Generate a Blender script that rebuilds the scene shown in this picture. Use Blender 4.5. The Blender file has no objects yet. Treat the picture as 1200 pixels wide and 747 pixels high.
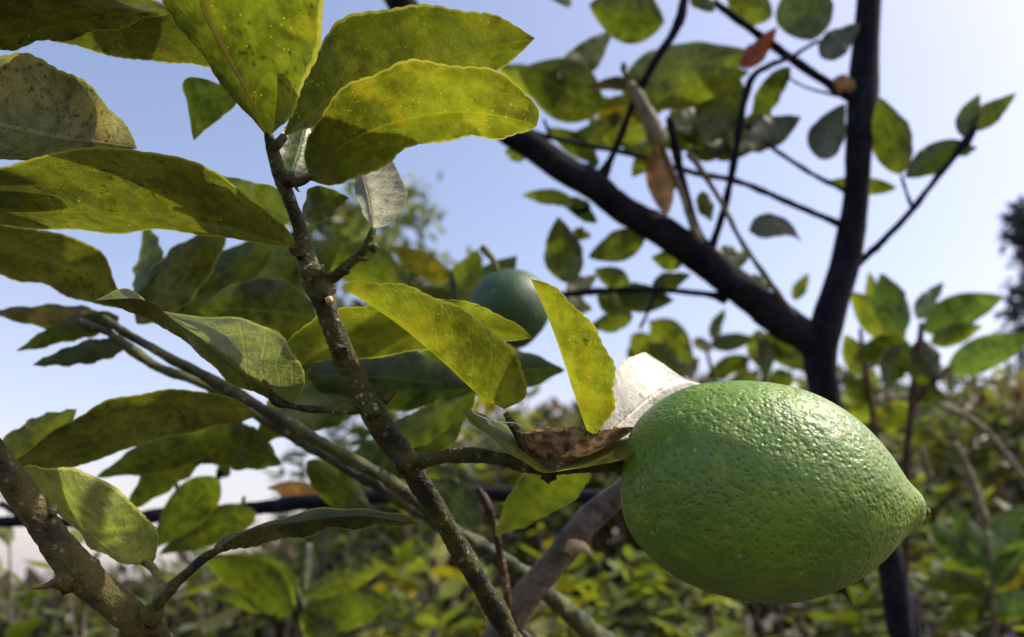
import bpy, math, random
import numpy as np
from mathutils import Vector, Matrix

random.seed(7); rng = np.random.default_rng(7)
SC = bpy.context.scene
COL = SC.collection
R = math.radians

# ------------------------------------------------------------------ camera
W, H, F = 1200.0, 747.0, 942.0
CAM_Z, PITCH = 1.15, R(18)
cd = bpy.data.cameras.new('camera'); cam = bpy.data.objects.new('camera', cd); COL.objects.link(cam)
cam.location = (0, 0, CAM_Z); cam.rotation_euler = (math.pi/2 + PITCH, 0, 0)
cd.sensor_fit = 'HORIZONTAL'; cd.sensor_width = 36; cd.lens = 36*F/W
cd.clip_start = 0.01; cd.clip_end = 5000
cd.dof.use_dof = True; cd.dof.focus_distance = 0.188; cd.dof.aperture_fstop = 13.5
cd.dof.aperture_blades = 0
SC.camera = cam

# ------------------------------------------------------------------ sky and sun
SUN_EL, SUN_AZ = R(51), R(85)          # azimuth clockwise from +Y (the view direction)
w = bpy.data.worlds.new('World'); SC.world = w; w.use_nodes = True
nt = w.node_tree; nt.nodes.clear()
sky = nt.nodes.new('ShaderNodeTexSky'); sky.sky_type = 'NISHITA'; sky.sun_disc = False
sky.sun_elevation = SUN_EL; sky.sun_rotation = SUN_AZ
sky.air_density = 1.0; sky.dust_density = 2.4; sky.ozone_density = 1.0
bg = nt.nodes.new('ShaderNodeBackground'); bg.inputs[1].default_value = 0.15
wo = nt.nodes.new('ShaderNodeOutputWorld')
# thin white haze and cloud low round the whole horizon
def wn(kind, **kw):
    o = nt.nodes.new('ShaderNode'+kind)
    for k, v in kw.items(): setattr(o, k, v)
    return o
wtc = wn('TexCoord'); wsep = wn('SeparateXYZ'); nt.links.new(wtc.outputs['Generated'], wsep.inputs[0])
wmr = wn('MapRange', interpolation_type='SMOOTHSTEP'); nt.links.new(wsep.outputs[2], wmr.inputs[0])
for i_, v_ in zip((1, 2, 3, 4), (0.0, 0.42, 0.58, 0.0)): wmr.inputs[i_].default_value = v_
wmp = wn('Mapping'); wmp.inputs['Scale'].default_value = (1, 1, 2.6); nt.links.new(wtc.outputs['Generated'], wmp.inputs[0])
wnz = wn('TexNoise'); nt.links.new(wmp.outputs[0], wnz.inputs['Vector']); wnz.inputs['Scale'].default_value = 3.2; wnz.inputs['Detail'].default_value = 5
wcl = wn('MapRange', interpolation_type='SMOOTHSTEP'); nt.links.new(wnz.outputs[0], wcl.inputs[0])
for i_, v_ in zip((1, 2, 3, 4), (0.35, 0.75, 0.55, 1.25)): wcl.inputs[i_].default_value = v_
wmul = wn('Math', operation='MULTIPLY', use_clamp=True); nt.links.new(wmr.outputs[0], wmul.inputs[0]); nt.links.new(wcl.outputs[0], wmul.inputs[1])
wmx = wn('Mix', data_type='RGBA'); nt.links.new(wmul.outputs[0], wmx.inputs[0]); nt.links.new(sky.outputs[0], wmx.inputs[6]); wmx.inputs[7].default_value = (3.4, 3.45, 3.7, 1)
wwb = wn('Mix', data_type='RGBA', blend_type='MULTIPLY'); wwb.inputs[0].default_value = 1; wwb.inputs[7].default_value = (1.13, 0.985, 0.97, 1)   # the camera's white balance
nt.links.new(wmx.outputs[2], wwb.inputs[6]); nt.links.new(wwb.outputs[2], bg.inputs[0]); nt.links.new(bg.outputs[0], wo.inputs[0])
sd = bpy.data.lights.new('sun', 'SUN'); sd.energy = 3.2; sd.angle = R(0.53); sd.color = (1.0, 0.93, 0.80)
sun = bpy.data.objects.new('sun', sd); COL.objects.link(sun)
sdir = Vector((math.sin(SUN_AZ)*math.cos(SUN_EL), math.cos(SUN_AZ)*math.cos(SUN_EL), math.sin(SUN_EL)))
sun.rotation_euler = sdir.to_track_quat('Z', 'Y').to_euler(); sun.location = (2, 1, 4)
vs = SC.view_settings; vs.view_transform = 'Standard'; vs.look = 'None'; vs.gamma = 1; vs.exposure = 0.75
vs.use_curve_mapping = False
SC.cycles.use_denoising = True
SC.cycles.max_bounces = 10; SC.cycles.transmission_bounces = 6; SC.cycles.diffuse_bounces = 4; SC.cycles.glossy_bounces = 3
SC.cycles.caustics_reflective = False; SC.cycles.caustics_refractive = False

cp, sp = math.cos(PITCH), math.sin(PITCH)
def P(x, y, d):
    """a point seen at (x, y) of the photograph, d metres in front of the lens"""
    X = (x - W/2)/F*d; U = (H/2 - y)/F*d
    return np.array([X, d*cp - U*sp, CAM_Z + d*sp + U*cp])
VIEW = np.array([0, cp, sp])

# ------------------------------------------------------------------ materials
def newmat(name):
    m = bpy.data.materials.new(name); m.use_nodes = True
    n = m.node_tree.nodes; n.clear()
    return m, m.node_tree
class NT:
    def __init__(s, tree): s.t = tree
    def n(s, kind, **kw):
        o = s.t.nodes.new('ShaderNode'+kind)
        for k, v in kw.items(): setattr(o, k, v)
        return o
    def l(s, a, b): s.t.links.new(a, b)
    def val(s, sock, v):
        if hasattr(v, 'is_output') or isinstance(v, bpy.types.NodeSocket): s.l(v, sock)
        else: sock.default_value = v
    def math(s, op, a, b=0.0, c=None, clamp=False):
        o = s.n('Math', operation=op, use_clamp=clamp); s.val(o.inputs[0], a); s.val(o.inputs[1], b)
        if c is not None: s.val(o.inputs[2], c)
        return o.outputs[0]
    def ramp(s, x, lo, hi, a=0.0, b=1.0):
        o = s.n('MapRange', interpolation_type='SMOOTHSTEP'); s.val(o.inputs[0], x)
        for i, v in zip((1, 2, 3, 4), (lo, hi, a, b)): o.inputs[i].default_value = v
        return o.outputs[0]
    def mix(s, f, a, b, mode='MIX'):
        o = s.n('Mix', data_type='RGBA', blend_type=mode, clamp_factor=True)
        s.val(o.inputs[0], f); s.val(o.inputs[6], a if not isinstance(a, tuple) else a+(1,) if len(a) == 3 else a)
        s.val(o.inputs[7], b if not isinstance(b, tuple) else b+(1,) if len(b) == 3 else b)
        return o.outputs[2]
    def noise(s, vec, scale, detail=3.0, rough=0.55):
        o = s.n('TexNoise'); s.l(vec, o.inputs['Vector']); o.inputs['Scale'].default_value = scale
        o.inputs['Detail'].default_value = detail; o.inputs['Roughness'].default_value = rough
        return o.outputs[0]
    def voro(s, vec, scale, feature='F1', rand=1.0):
        o = s.n('TexVoronoi', feature=feature); s.l(vec, o.inputs['Vector']); o.inputs['Scale'].default_value = scale
        o.inputs['Randomness'].default_value = rand
        return o.outputs['Distance']
    def bump(s, h, dist, strength=1.0, normal=None):
        o = s.n('Bump'); o.inputs['Strength'].default_value = strength; o.inputs['Distance'].default_value = dist
        s.l(h, o.inputs['Height'])
        if normal is not None: s.l(normal, o.inputs['Normal'])
        return o.outputs[0]

def leaf_mat(name, base, trans, spots=0.3, dust=0.0, rough=0.38, fac=0.5, margin=(0.42, 0.42, 0.06), rim=0.7,
             rust=0.25, spotcol=(0.018, 0.016, 0.006), detail=True, size=1.0, dustcol=(0.50, 0.47, 0.36), ribcol=None, relief=0.55, spec=0.5):
    trans = (trans[0]*0.58, trans[1]*0.62, trans[2]*0.7)
    m, t = newmat(name); N = NT(t)
    tc = N.n('TexCoord'); oi = N.n('ObjectInfo')
    off = N.n('VectorMath', operation='SCALE'); cmb = N.n('CombineXYZ')
    N.l(oi.outputs['Random'], cmb.inputs[0]); N.l(oi.outputs['Random'], cmb.inputs[1]); N.l(cmb.outputs[0], off.inputs[0]); off.inputs['Scale'].default_value = 7.0
    add = N.n('VectorMath', operation='ADD'); N.l(tc.outputs['Object'], add.inputs[0]); N.l(off.outputs[0], add.inputs[1])
    vec = add.outputs[0]
    sep = N.n('SeparateXYZ'); N.l(tc.outputs['UV'], sep.inputs[0]); u = sep.outputs[0]
    v = N.math('ABSOLUTE', N.math('MULTIPLY_ADD', sep.outputs[1], 2.0, -1.0))
    n1 = N.noise(vec, 55/size, 4.0); n2 = N.noise(vec, 260/size, 3.0)
    # every leaf a little lighter or darker, yellower or greener
    tone = N.math('MULTIPLY_ADD', oi.outputs['Random'], 0.4, 0.8)
    mot = N.math('MULTIPLY', N.math('ADD', N.ramp(n1, 0.3, 0.72, 0.55, 1.25), N.ramp(n2, 0.38, 0.66, -0.2, 0.2)), tone)
    def scaled(c):
        o = N.n('VectorMath', operation='SCALE'); o.inputs[0].default_value = c; N.l(mot, o.inputs['Scale']); return o.outputs[0]
    cb, ct = scaled(base), scaled(trans)
    wz = N.n('TexNoise'); N.l(vec, wz.inputs['Vector']); wz.inputs['Scale'].default_value = 420; wz.inputs['Detail'].default_value = 3
    wq = N.n('VectorMath', operation='MULTIPLY_ADD'); N.l(wz.outputs['Color'], wq.inputs[0]); wq.inputs[1].default_value = (0.0042,)*3; N.l(vec, wq.inputs[2]); wvec = wq.outputs[0]
    # yellower blotches
    blotch = N.ramp(N.noise(vec, 95/size, 2.0), 0.52, 0.7, 0.0, 0.65)
    ct = N.mix(blotch, ct, (trans[0]*1.7, trans[1]*1.32, trans[2]))
    # midrib and side veins
    rib = N.ramp(v, 0.018, 0.05, 1.0, 0.0)
    ph = N.math('MULTIPLY_ADD', u, 58.0, N.math('MULTIPLY', v, -19.0))
    ph = N.math('ADD', ph, N.math('MULTIPLY', n1, 5.0))
    vein = N.ramp(N.math('SINE', ph), 0.90, 1.0, 0.0, 1.0)
    vein = N.math('MULTIPLY', vein, N.ramp(v, 0.75, 0.98, 1.0, 0.0))
    ribs = N.math('MAXIMUM', rib, N.math('MULTIPLY', vein, 0.28))
    cb = N.mix(N.math('MULTIPLY', ribs, 0.5), cb, (base[0]*2.2, base[1]*1.7, base[2]*1.6))
    ct = N.mix(N.math('MULTIPLY', ribs, 0.5), ct, (trans[0]*1.5, trans[1]*1.25, trans[2]))
    if detail:
        # oil glands: pale pinpricks that let the light through
        gl = N.math('MULTIPLY', N.ramp(N.voro(vec, 560), 0.10, 0.19, 1.0, 0.0), N.ramp(N.noise(vec, 140, 1.0), 0.45, 0.6))
        ct = N.mix(N.math('MULTIPLY', gl, 0.8), ct, (0.42, 0.42, 0.06))
        cb = N.mix(N.math('MULTIPLY', gl, 0.35), cb, (0.35, 0.36, 0.12))
        # sooty dots
        s1 = N.math('MULTIPLY', N.ramp(N.voro(wvec, 330), 0.08, 0.36, 0.85, 0.0), N.ramp(N.noise(vec, 70, 2.0), 0.62-0.3*spots, 0.72-0.3*spots))
        s2 = N.math('MULTIPLY', N.ramp(N.voro(wvec, 850), 0.10, 0.40, 0.8, 0.0), N.ramp(N.noise(vec, 120, 2.0), 0.66-0.3*spots, 0.78-0.3*spots))
        sm = N.math('MINIMUM', N.math('ADD', s1, s2), 0.9)
        cb = N.mix(sm, cb, spotcol); ct = N.mix(sm, ct, (0.03, 0.03, 0.004))
        # pale grime stippled between the veins, darker cloudy patches
        gr = N.math('MULTIPLY', N.ramp(N.voro(wvec, 1400), 0.12, 0.42, 1.0, 0.0), N.ramp(n1, 0.40, 0.62, 0.05, 0.6))
        cb = N.mix(gr, cb, (0.32, 0.31, 0.20))
        cp_ = N.ramp(N.noise(vec, 38, 3.0, 0.6), 0.46, 0.66, 0.0, 0.5); ct = N.mix(cp_, ct, tuple(x*0.35 for x in trans)); cb = N.mix(cp_, cb, tuple(x*0.6 for x in base))
        if spots > 1:
            bl = N.ramp(N.noise(vec, 300, 3.0, 0.6), 0.56, 0.66, 0.0, 0.75); cb = N.mix(bl, cb, spotcol)
        # rusty scars
        ru = N.math('MULTIPLY', N.ramp(N.noise(vec, 42, 5.0, 0.65), 0.70-0.1*rust, 0.76-0.1*rust), min(1.0, rust*2.5))
        cb = N.mix(ru, cb, (0.07, 0.035, 0.012)); ct = N.mix(ru, ct, (0.06, 0.03, 0.005))
    if ribcol: cb = N.mix(N.ramp(v, 0.02, 0.075, 0.8, 0.0), cb, ribcol); ct = N.mix(N.ramp(v, 0.02, 0.075, 0.75, 0.0), ct, tuple(x*0.7 for x in ribcol))
    if dust > 0:
        du = N.math('MULTIPLY', N.ramp(N.noise(vec, 170, 5.0, 0.7), 0.40, 0.70), dust)
        cb = N.mix(du, cb, dustcol)
    rm = N.math('MULTIPLY', N.ramp(N.math('ADD', v, N.math('MULTIPLY', n2, 0.03)), 0.95, 0.985), rim)
    cb = N.mix(rm, cb, margin); ct = N.mix(rm, ct, (margin[0]*0.95, margin[1]*0.92, margin[2]*0.8))
    h = N.math('ADD', N.math('MULTIPLY', ribs, -0.6), N.math('MULTIPLY', n2, 0.8))
    if detail: h = N.math('ADD', h, N.math('MULTIPLY', N.voro(vec, 900), 0.35))
    nb = N.bump(h, 0.0005, relief)
    pr = N.n('BsdfPrincipled'); N.l(cb, pr.inputs['Base Color']); N.l(nb, pr.inputs['Normal'])
    N.val(pr.inputs['Roughness'], N.ramp(n2, 0.3, 0.7, rough-0.06, rough+0.14)); pr.inputs['Specular IOR Level'].default_value = spec
    tr = N.n('BsdfTranslucent'); N.l(ct, tr.inputs['Color']); N.l(nb, tr.inputs['Normal'])
    mx = N.n('MixShader'); mx.inputs[0].default_value = fac; N.l(pr.outputs[0], mx.inputs[1]); N.l(tr.outputs[0], mx.inputs[2])
    out = N.n('OutputMaterial'); N.l(mx.outputs[0], out.inputs[0])
    return m

def bark_mat(name, dark, light, lichen=(0.42, 0.42, 0.30), lich=0.35, moss=(0.14, 0.15, 0.02), mossy=0.4, scale=1.0, rough=0.65, relief=1.0, spec=0.35):
    m, t = newmat(name); N = NT(t); tc = N.n('TexCoord'); vec = tc.outputs['Object']
    n1 = N.noise(vec, 130*scale, 5.0, 0.65); n2 = N.noise(vec, 620*scale, 4.0, 0.6); n3 = N.noise(vec, 60*scale, 3.0)
    c = N.mix(N.ramp(n1, 0.40, 0.62), dark, light)
    c = N.mix(N.math('MULTIPLY', N.ramp(n3, 0.45, 0.62), mossy), c, moss)
    li = N.math('MULTIPLY', N.ramp(N.voro(vec, 420*scale), 0.16, 0.34, 1.0, 0.0), N.ramp(n1, 0.46, 0.60))
    li = N.math('MULTIPLY', li, lich*2)
    c = N.mix(N.math('MINIMUM', li, 0.95), c, lichen)
    h = N.math('ADD', N.math('MULTIPLY', n1, 1.2), N.math('ADD', n2, N.math('MULTIPLY', li, 0.5)))
    pr = N.n('BsdfPrincipled'); N.l(c, pr.inputs['Base Color']); pr.inputs['Roughness'].default_value = rough
    pr.inputs['Specular IOR Level'].default_value = spec
    N.l(N.bump(h, 0.0011*relief/scale, 0.8), pr.inputs['Normal'])
    out = N.n('OutputMaterial'); N.l(pr.outputs[0], out.inputs[0]); return m

def plain_mat(name, c1, c2, scale, rough=0.6, trans=None, fac=0.3, bump=0.0004):
    m, t = newmat(name); N = NT(t); tc = N.n('TexCoord'); vec = tc.outputs['Object']
    n1 = N.noise(vec, scale, 5.0, 0.65); c = N.mix(N.ramp(n1, 0.35, 0.65), c1, c2)
    pr = N.n('BsdfPrincipled'); N.l(c, pr.inputs['Base Color']); pr.inputs['Roughness'].default_value = rough
    N.l(N.bump(n1, bump, 0.7), pr.inputs['Normal'])
    out = N.n('OutputMaterial')
    if trans:
        tr = N.n('BsdfTranslucent'); N.l(N.mix(N.ramp(n1, 0.35, 0.65), tuple(x*0.5 for x in trans), trans), tr.inputs['Color'])
        mx = N.n('MixShader'); mx.inputs[0].default_value = fac; N.l(pr.outputs[0], mx.inputs[1]); N.l(tr.outputs[0], mx.inputs[2])
        N.l(mx.outputs[0], out.inputs[0])
    else: N.l(pr.outputs[0], out.inputs[0])
    return m

M = {}
M['fresh']  = leaf_mat('leaf_fresh', (0.10, 0.135, 0.016), (0.27, 0.31, 0.012), spots=0.25, fac=0.56, rust=0.3)
M['fresh_rib'] = leaf_mat('leaf_fresh_brown_rib', (0.10, 0.135, 0.016), (0.27, 0.33, 0.012), spots=0.3, fac=0.56, rust=0.25, ribcol=(0.10, 0.065, 0.02))
M['pale_green'] = leaf_mat('leaf_pale_green', (0.52, 0.52, 0.34), (0.40, 0.42, 0.14), spots=0.6, dust=0.2, fac=0.27, rust=0.0, rough=0.45, rim=0.5, spotcol=(0.12, 0.11, 0.07))
M['sunny'] = leaf_mat('leaf_sunlit_top', (0.165, 0.205, 0.008), (0.20, 0.26, 0.010), spots=0.45, dust=0.06, fac=0.30, rough=0.40, rust=0.05, relief=1.1, spec=0.28)
M['bright'] = leaf_mat('leaf_bright', (0.13, 0.165, 0.018), (0.38, 0.41, 0.014), spots=0.12, fac=0.58, rust=0.1)
M['olive']  = leaf_mat('leaf_olive', (0.105, 0.12, 0.024), (0.20, 0.225, 0.012), spots=0.7, fac=0.5, rust=0.45)
M['dusty']  = leaf_mat('leaf_dusty', (0.075, 0.115, 0.035), (0.62, 0.56, 0.16), spots=0.85, dust=0.08, fac=0.42, rust=0.1, rough=0.30, relief=1.0)
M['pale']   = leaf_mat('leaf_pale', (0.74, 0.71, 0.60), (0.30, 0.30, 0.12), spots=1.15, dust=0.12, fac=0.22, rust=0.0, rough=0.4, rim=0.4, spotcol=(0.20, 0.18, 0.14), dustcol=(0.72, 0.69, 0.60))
M['glossy'] = leaf_mat('leaf_glossy', (0.07, 0.125, 0.012), (0.20, 0.26, 0.010), spots=0.4, dust=0.06, fac=0.42, rough=0.36, rust=0.05)
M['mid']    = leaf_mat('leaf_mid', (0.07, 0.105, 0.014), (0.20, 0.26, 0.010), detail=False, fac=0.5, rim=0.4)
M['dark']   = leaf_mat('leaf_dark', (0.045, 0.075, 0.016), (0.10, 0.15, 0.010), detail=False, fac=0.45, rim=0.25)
M['blue']   = leaf_mat('leaf_grey_green', (0.06, 0.085, 0.045), (0.10, 0.15, 0.03), detail=False, fac=0.4, rim=0.2, rough=0.33)
M['green']  = leaf_mat('leaf_green', (0.085, 0.15, 0.035), (0.20, 0.34, 0.03), detail=False, fac=0.45, rim=0.2)
M['sunlime'] = leaf_mat('leaf_lime_sunlit', (0.19, 0.25, 0.03), (0.40, 0.50, 0.03), detail=False, fac=0.45, rim=0.1)  # brighter lime: sunlight on the rosettes put into the leaf colour
M['yellow'] = leaf_mat('leaf_yellow', (0.20, 0.19, 0.018), (0.50, 0.44, 0.012), detail=False, fac=0.5, rim=0.3)
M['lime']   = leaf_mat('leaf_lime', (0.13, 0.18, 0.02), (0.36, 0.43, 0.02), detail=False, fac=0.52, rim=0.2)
M['brownish'] = leaf_mat('leaf_brownish', (0.10, 0.085, 0.03), (0.18, 0.14, 0.02), detail=False, fac=0.45, rim=0.2)
M['bark']   = bark_mat('bark_lichen', (0.011, 0.010, 0.004), (0.060, 0.058, 0.014), lich=0.34, mossy=0.6, moss=(0.115, 0.11, 0.015), relief=1.5)
M['bark_thorny'] = bark_mat('bark_thorny', (0.008, 0.007, 0.004), (0.072, 0.058, 0.016), lich=0.22, mossy=0.6, moss=(0.13, 0.105, 0.014), relief=1.6)
M['bark_green'] = bark_mat('bark_green', (0.02, 0.029, 0.018), (0.058, 0.066, 0.03), lich=0.25, mossy=0.4)
M['bark_dark'] = bark_mat('bark_dark', (0.008, 0.0085, 0.014), (0.017, 0.017, 0.026), lich=0.02, mossy=0.0, scale=0.5, rough=0.85, relief=0.7, spec=0.12)
M['bark_grey'] = bark_mat('bark_grey', (0.06, 0.048, 0.040), (0.15, 0.12, 0.10), lich=0.1, mossy=0.1, scale=0.5)
M['bark_red'] = bark_mat('bark_red', (0.035, 0.018, 0.012), (0.11, 0.06, 0.035), lich=0.25, mossy=0.1)
M['bark_tan'] = bark_mat('bark_tan', (0.12, 0.10, 0.06), (0.26, 0.22, 0.14), lich=0.2, mossy=0.2, scale=0.6)
M['thorn']  = plain_mat('thorn_brown', (0.05, 0.018, 0.010), (0.12, 0.055, 0.022), 300, 0.5)
M['cutwood'] = plain_mat('cut_wood', (0.45, 0.30, 0.16), (0.60, 0.45, 0.28), 300, 0.7)
M['petiole'] = bark_mat('petiole_green', (0.08, 0.09, 0.015), (0.17, 0.16, 0.03), lich=0.1, mossy=0.2)
M['dry']    = plain_mat('dry_leaf', (0.20, 0.10, 0.04), (0.42, 0.25, 0.10), 120, 0.6, (0.5, 0.24, 0.05), 0.35)
M['dryred'] = plain_mat('dry_red_leaf', (0.12, 0.03, 0.015), (0.30, 0.08, 0.03), 120, 0.55, (0.5, 0.09, 0.02), 0.45)

def dead_mat():
    m, t = newmat('dead_leaf_speckled'); N = NT(t); vec = N.n('TexCoord').outputs['Object']
    n1 = N.noise(vec, 420, 5.0, 0.7); n2 = N.noise(vec, 150, 3.0)
    c = N.mix(N.ramp(n1, 0.38, 0.62), (0.10, 0.05, 0.022), (0.40, 0.27, 0.14))
    c = N.mix(N.ramp(n2, 0.5, 0.62, 0.0, 0.7), c, (0.06, 0.035, 0.025))
    pr = N.n('BsdfPrincipled'); N.l(c, pr.inputs['Base Color']); pr.inputs['Roughness'].default_value = 0.7
    N.l(N.bump(n1, 0.0006, 0.8), pr.inputs['Normal'])
    tr = N.n('BsdfTranslucent'); N.l(c, tr.inputs[0])
    mx = N.n('MixShader'); mx.inputs[0].default_value = 0.25; N.l(pr.outputs[0], mx.inputs[1]); N.l(tr.outputs[0], mx.inputs[2])
    N.l(mx.outputs[0], N.n('OutputMaterial').inputs[0]); return m
M['dead'] = dead_mat()

def rind_mat(name, deep, mid, pale, s=1.0, rough=0.46, relief=0.7, patch=None):
    m, t = newmat(name); N = NT(t); tc = N.n('TexCoord'); vec = tc.outputs['Object']
    sep = N.n('SeparateXYZ'); N.l(tc.outputs['UV'], sep.inputs[0]); u = sep.outputs[0]
    n1 = N.noise(vec, 45*s, 4.0); n2 = N.noise(vec, 1500*s, 2.0); n3 = N.noise(vec, 230*s, 4.0, 0.6)
    # warp the pore grid so the pores are not a lattice
    wv = N.n('TexNoise'); N.l(vec, wv.inputs['Vector']); wv.inputs['Scale'].default_value = 200*s
    wa = N.n('VectorMath', operation='MULTIPLY_ADD'); N.l(wv.outputs['Color'], wa.inputs[0]); wa.inputs[1].default_value = (0.0022/s,)*3; N.l(vec, wa.inputs[2])
    v1 = N.voro(wa.outputs[0], 680*s); v2 = N.voro(wa.outputs[0], 1500*s)
    pore = N.ramp(v1, 0.10, 0.52, 0.0, 1.0)
    c = N.mix(N.ramp(n1, 0.34, 0.70), deep, mid)
    c = N.mix(N.ramp(n3, 0.48, 0.72, 0.0, 0.45), c, pale)
    # greener shoulder at the stalk, yellower towards the tip
    c = N.mix(N.ramp(u, 0.62, 0.98, 0.0, 0.35), c, pale)
    c = N.mix(N.ramp(v1, 0.06, 0.34, 0.7, 0.0), c, tuple(x*0.45 for x in deep))
    fl = N.math('MULTIPLY', N.ramp(N.voro(vec, 130*s), 0.055, 0.085, 1.0, 0.0), 0.75)
    c = N.mix(fl, c, (0.34, 0.32, 0.17))
    sc = N.math('MULTIPLY', N.ramp(N.noise(vec, 85*s, 5.0, 0.7), 0.69, 0.73), 0.55)
    c = N.mix(sc, c, (0.16, 0.13, 0.06))
    if patch is not None:
        df = N.n('VectorMath', operation='DISTANCE'); N.l(vec, df.inputs[0]); df.inputs[1].default_value = tuple(patch)
        pm = N.math('MULTIPLY', N.ramp(df.outputs['Value'], 0.0015, 0.0052, 1.0, 0.0), N.ramp(N.noise(vec, 900, 4.0, 0.7), 0.50, 0.60))
        c = N.mix(N.math('MULTIPLY', pm, 0.7), c, (0.45, 0.46, 0.36))
    n4 = N.noise(vec, 430*s, 2.0, 0.5)
    h = N.math('ADD', N.math('MULTIPLY', pore, 0.55), N.math('ADD', N.math('MULTIPLY', v2, 0.25), N.math('ADD', N.math('MULTIPLY', n4, 1.7), N.math('MULTIPLY', n2, 0.10))))
    pr = N.n('BsdfPrincipled'); N.l(c, pr.inputs['Base Color'])
    N.val(pr.inputs['Roughness'], N.ramp(n3, 0.3, 0.7, rough-0.05, rough+0.12))
    pr.inputs['Specular IOR Level'].default_value = 0.58
    pr.inputs['Subsurface Weight'].default_value = 0.12; pr.inputs['Subsurface Radius'].default_value = (0.4, 1.0, 0.15); pr.inputs['Subsurface Scale'].default_value = 0.003
    N.l(N.bump(h, 0.00042/s, relief), pr.inputs['Normal'])
    N.l(pr.outputs[0], N.n('OutputMaterial').inputs[0]); return m
M['rind'] = rind_mat('rind_green', (0.065, 0.155, 0.011), (0.116, 0.228, 0.014), (0.26, 0.33, 0.03), patch=P(740, 566, .179))
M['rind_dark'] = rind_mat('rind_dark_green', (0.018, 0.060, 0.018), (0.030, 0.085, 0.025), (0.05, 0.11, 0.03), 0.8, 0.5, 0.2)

# ------------------------------------------------------------------ mesh helpers
def link(name, verts, faces, mat, parent=None, uvs=None, smooth=True):
    me = bpy.data.meshes.new(name)
    me.from_pydata([tuple(v) for v in verts], [], faces)
    if uvs is not None:
        ul = me.uv_layers.new(name='UVMap')
        idx = np.empty(len(me.loops), dtype=np.int32); me.loops.foreach_get('vertex_index', idx)
        ul.data.foreach_set('uv', np.asarray(uvs, dtype=np.float32)[idx].ravel())
    if smooth: me.polygons.foreach_set('use_smooth', [True]*len(me.polygons))
    me.materials.append(M[mat] if isinstance(mat, str) else mat)
    me.update()
    o = bpy.data.objects.new(name, me); COL.objects.link(o)
    if parent is not None:
        o.parent = parent; o.matrix_parent_inverse = Matrix.Translation(-Vector(parent.location))
    return o
def thing(name, label, cat, loc=(0, 0, 0), group=None):
    o = bpy.data.objects.new(name, None); COL.objects.link(o); o.location = loc; o.empty_display_size = 0.02
    o['label'] = label; o['category'] = cat
    if group: o['group'] = group
    return o
def tag(o, label, cat, group=None):
    o['label'] = label; o['category'] = cat
    if group: o['group'] = group
    return o

def crs(pts, n):
    """Catmull-Rom through pts, n+1 samples evenly spaced along it"""
    p = np.asarray(pts, float)
    if len(p) == 2:
        t = np.linspace(0, 1, n+1)[:, None]; return p[0]*(1-t)+p[1]*t
    q = np.vstack([2*p[0]-p[1], p, 2*p[-1]-p[-2]]); out = []
    K = 14
    for i in range(1, len(q)-2):
        t = np.linspace(0, 1, K, endpoint=False)[:, None]
        a, b, c, d = q[i-1], q[i], q[i+1], q[i+2]
        out.append(0.5*((2*b)+(-a+c)*t+(2*a-5*b+4*c-d)*t*t+(-a+3*b-3*c+d)*t**3))
    out.append(p[-1:]); s = np.vstack(out)
    L = np.r_[0, np.cumsum(np.linalg.norm(np.diff(s[:, :3], axis=0), axis=1))]
    g = np.linspace(0, L[-1], n+1)
    return np.stack([np.interp(g, L, s[:, k]) for k in range(s.shape[1])], 1)
def nrm(v): return v/(np.linalg.norm(v, axis=-1, keepdims=True)+1e-12)

def sheet(name, mat, parent, mid, ea, eb, n, m, bulge=0.10, teeth=0, tooth=0.0, wave=0.0, seed=0):
    """a leaf blade: midrib and two margins (n+1 points each), gently cupped halves, crenate wavy margin"""
    r = np.random.default_rng(seed); T = np.linspace(0, 1, n+1)
    tan = nrm(np.gradient(mid, axis=0)); V = []; U = []
    ph = r.uniform(0, 6.28, 6)
    for sgn, E in ((-1, ea), (1, eb)):
        D = E-mid; L = np.linalg.norm(D, axis=1, keepdims=True); dn = nrm(D)
        NN = nrm(np.cross(tan, dn))*sgn
        if teeth:
            tt = T + 0.010*np.sin(2*np.pi*3*T+ph[0])
            cr = np.abs(np.sin(np.pi*teeth*tt+ph[1]))**0.6-0.6
            env = np.clip(np.sin(np.pi*T)*2.5, 0, 1)
            D = D + dn*(cr*env*tooth)[:, None] + dn*(env*tooth*1.2*np.sin(2*np.pi*4.3*T+ph[2]))[:, None]
        wv = wave*np.sin(np.pi*T)*(np.sin(2*np.pi*2.1*T+ph[3+(sgn > 0)])+0.5*np.sin(2*np.pi*5.2*T+ph[5]))
        cols = range(m, 0, -1) if sgn < 0 else range(0, m+1)
        for j in cols:
            f = j/m
            V.append(mid+D*f+NN*(bulge*4*f*(1-f)*L)+NN*(wv*f*f)[:, None]); U.append(np.stack([T, np.full(n+1, 0.5+0.5*sgn*f)], 1))
    V = np.stack(V, 1); U = np.stack(U, 1); C = 2*m+1
    faces = [(i*C+j, i*C+j+1, (i+1)*C+j+1, (i+1)*C+j) for i in range(n) for j in range(C-1)]
    return link(name, V.reshape(-1, 3), faces, mat, parent, U.reshape(-1, 2))

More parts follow.
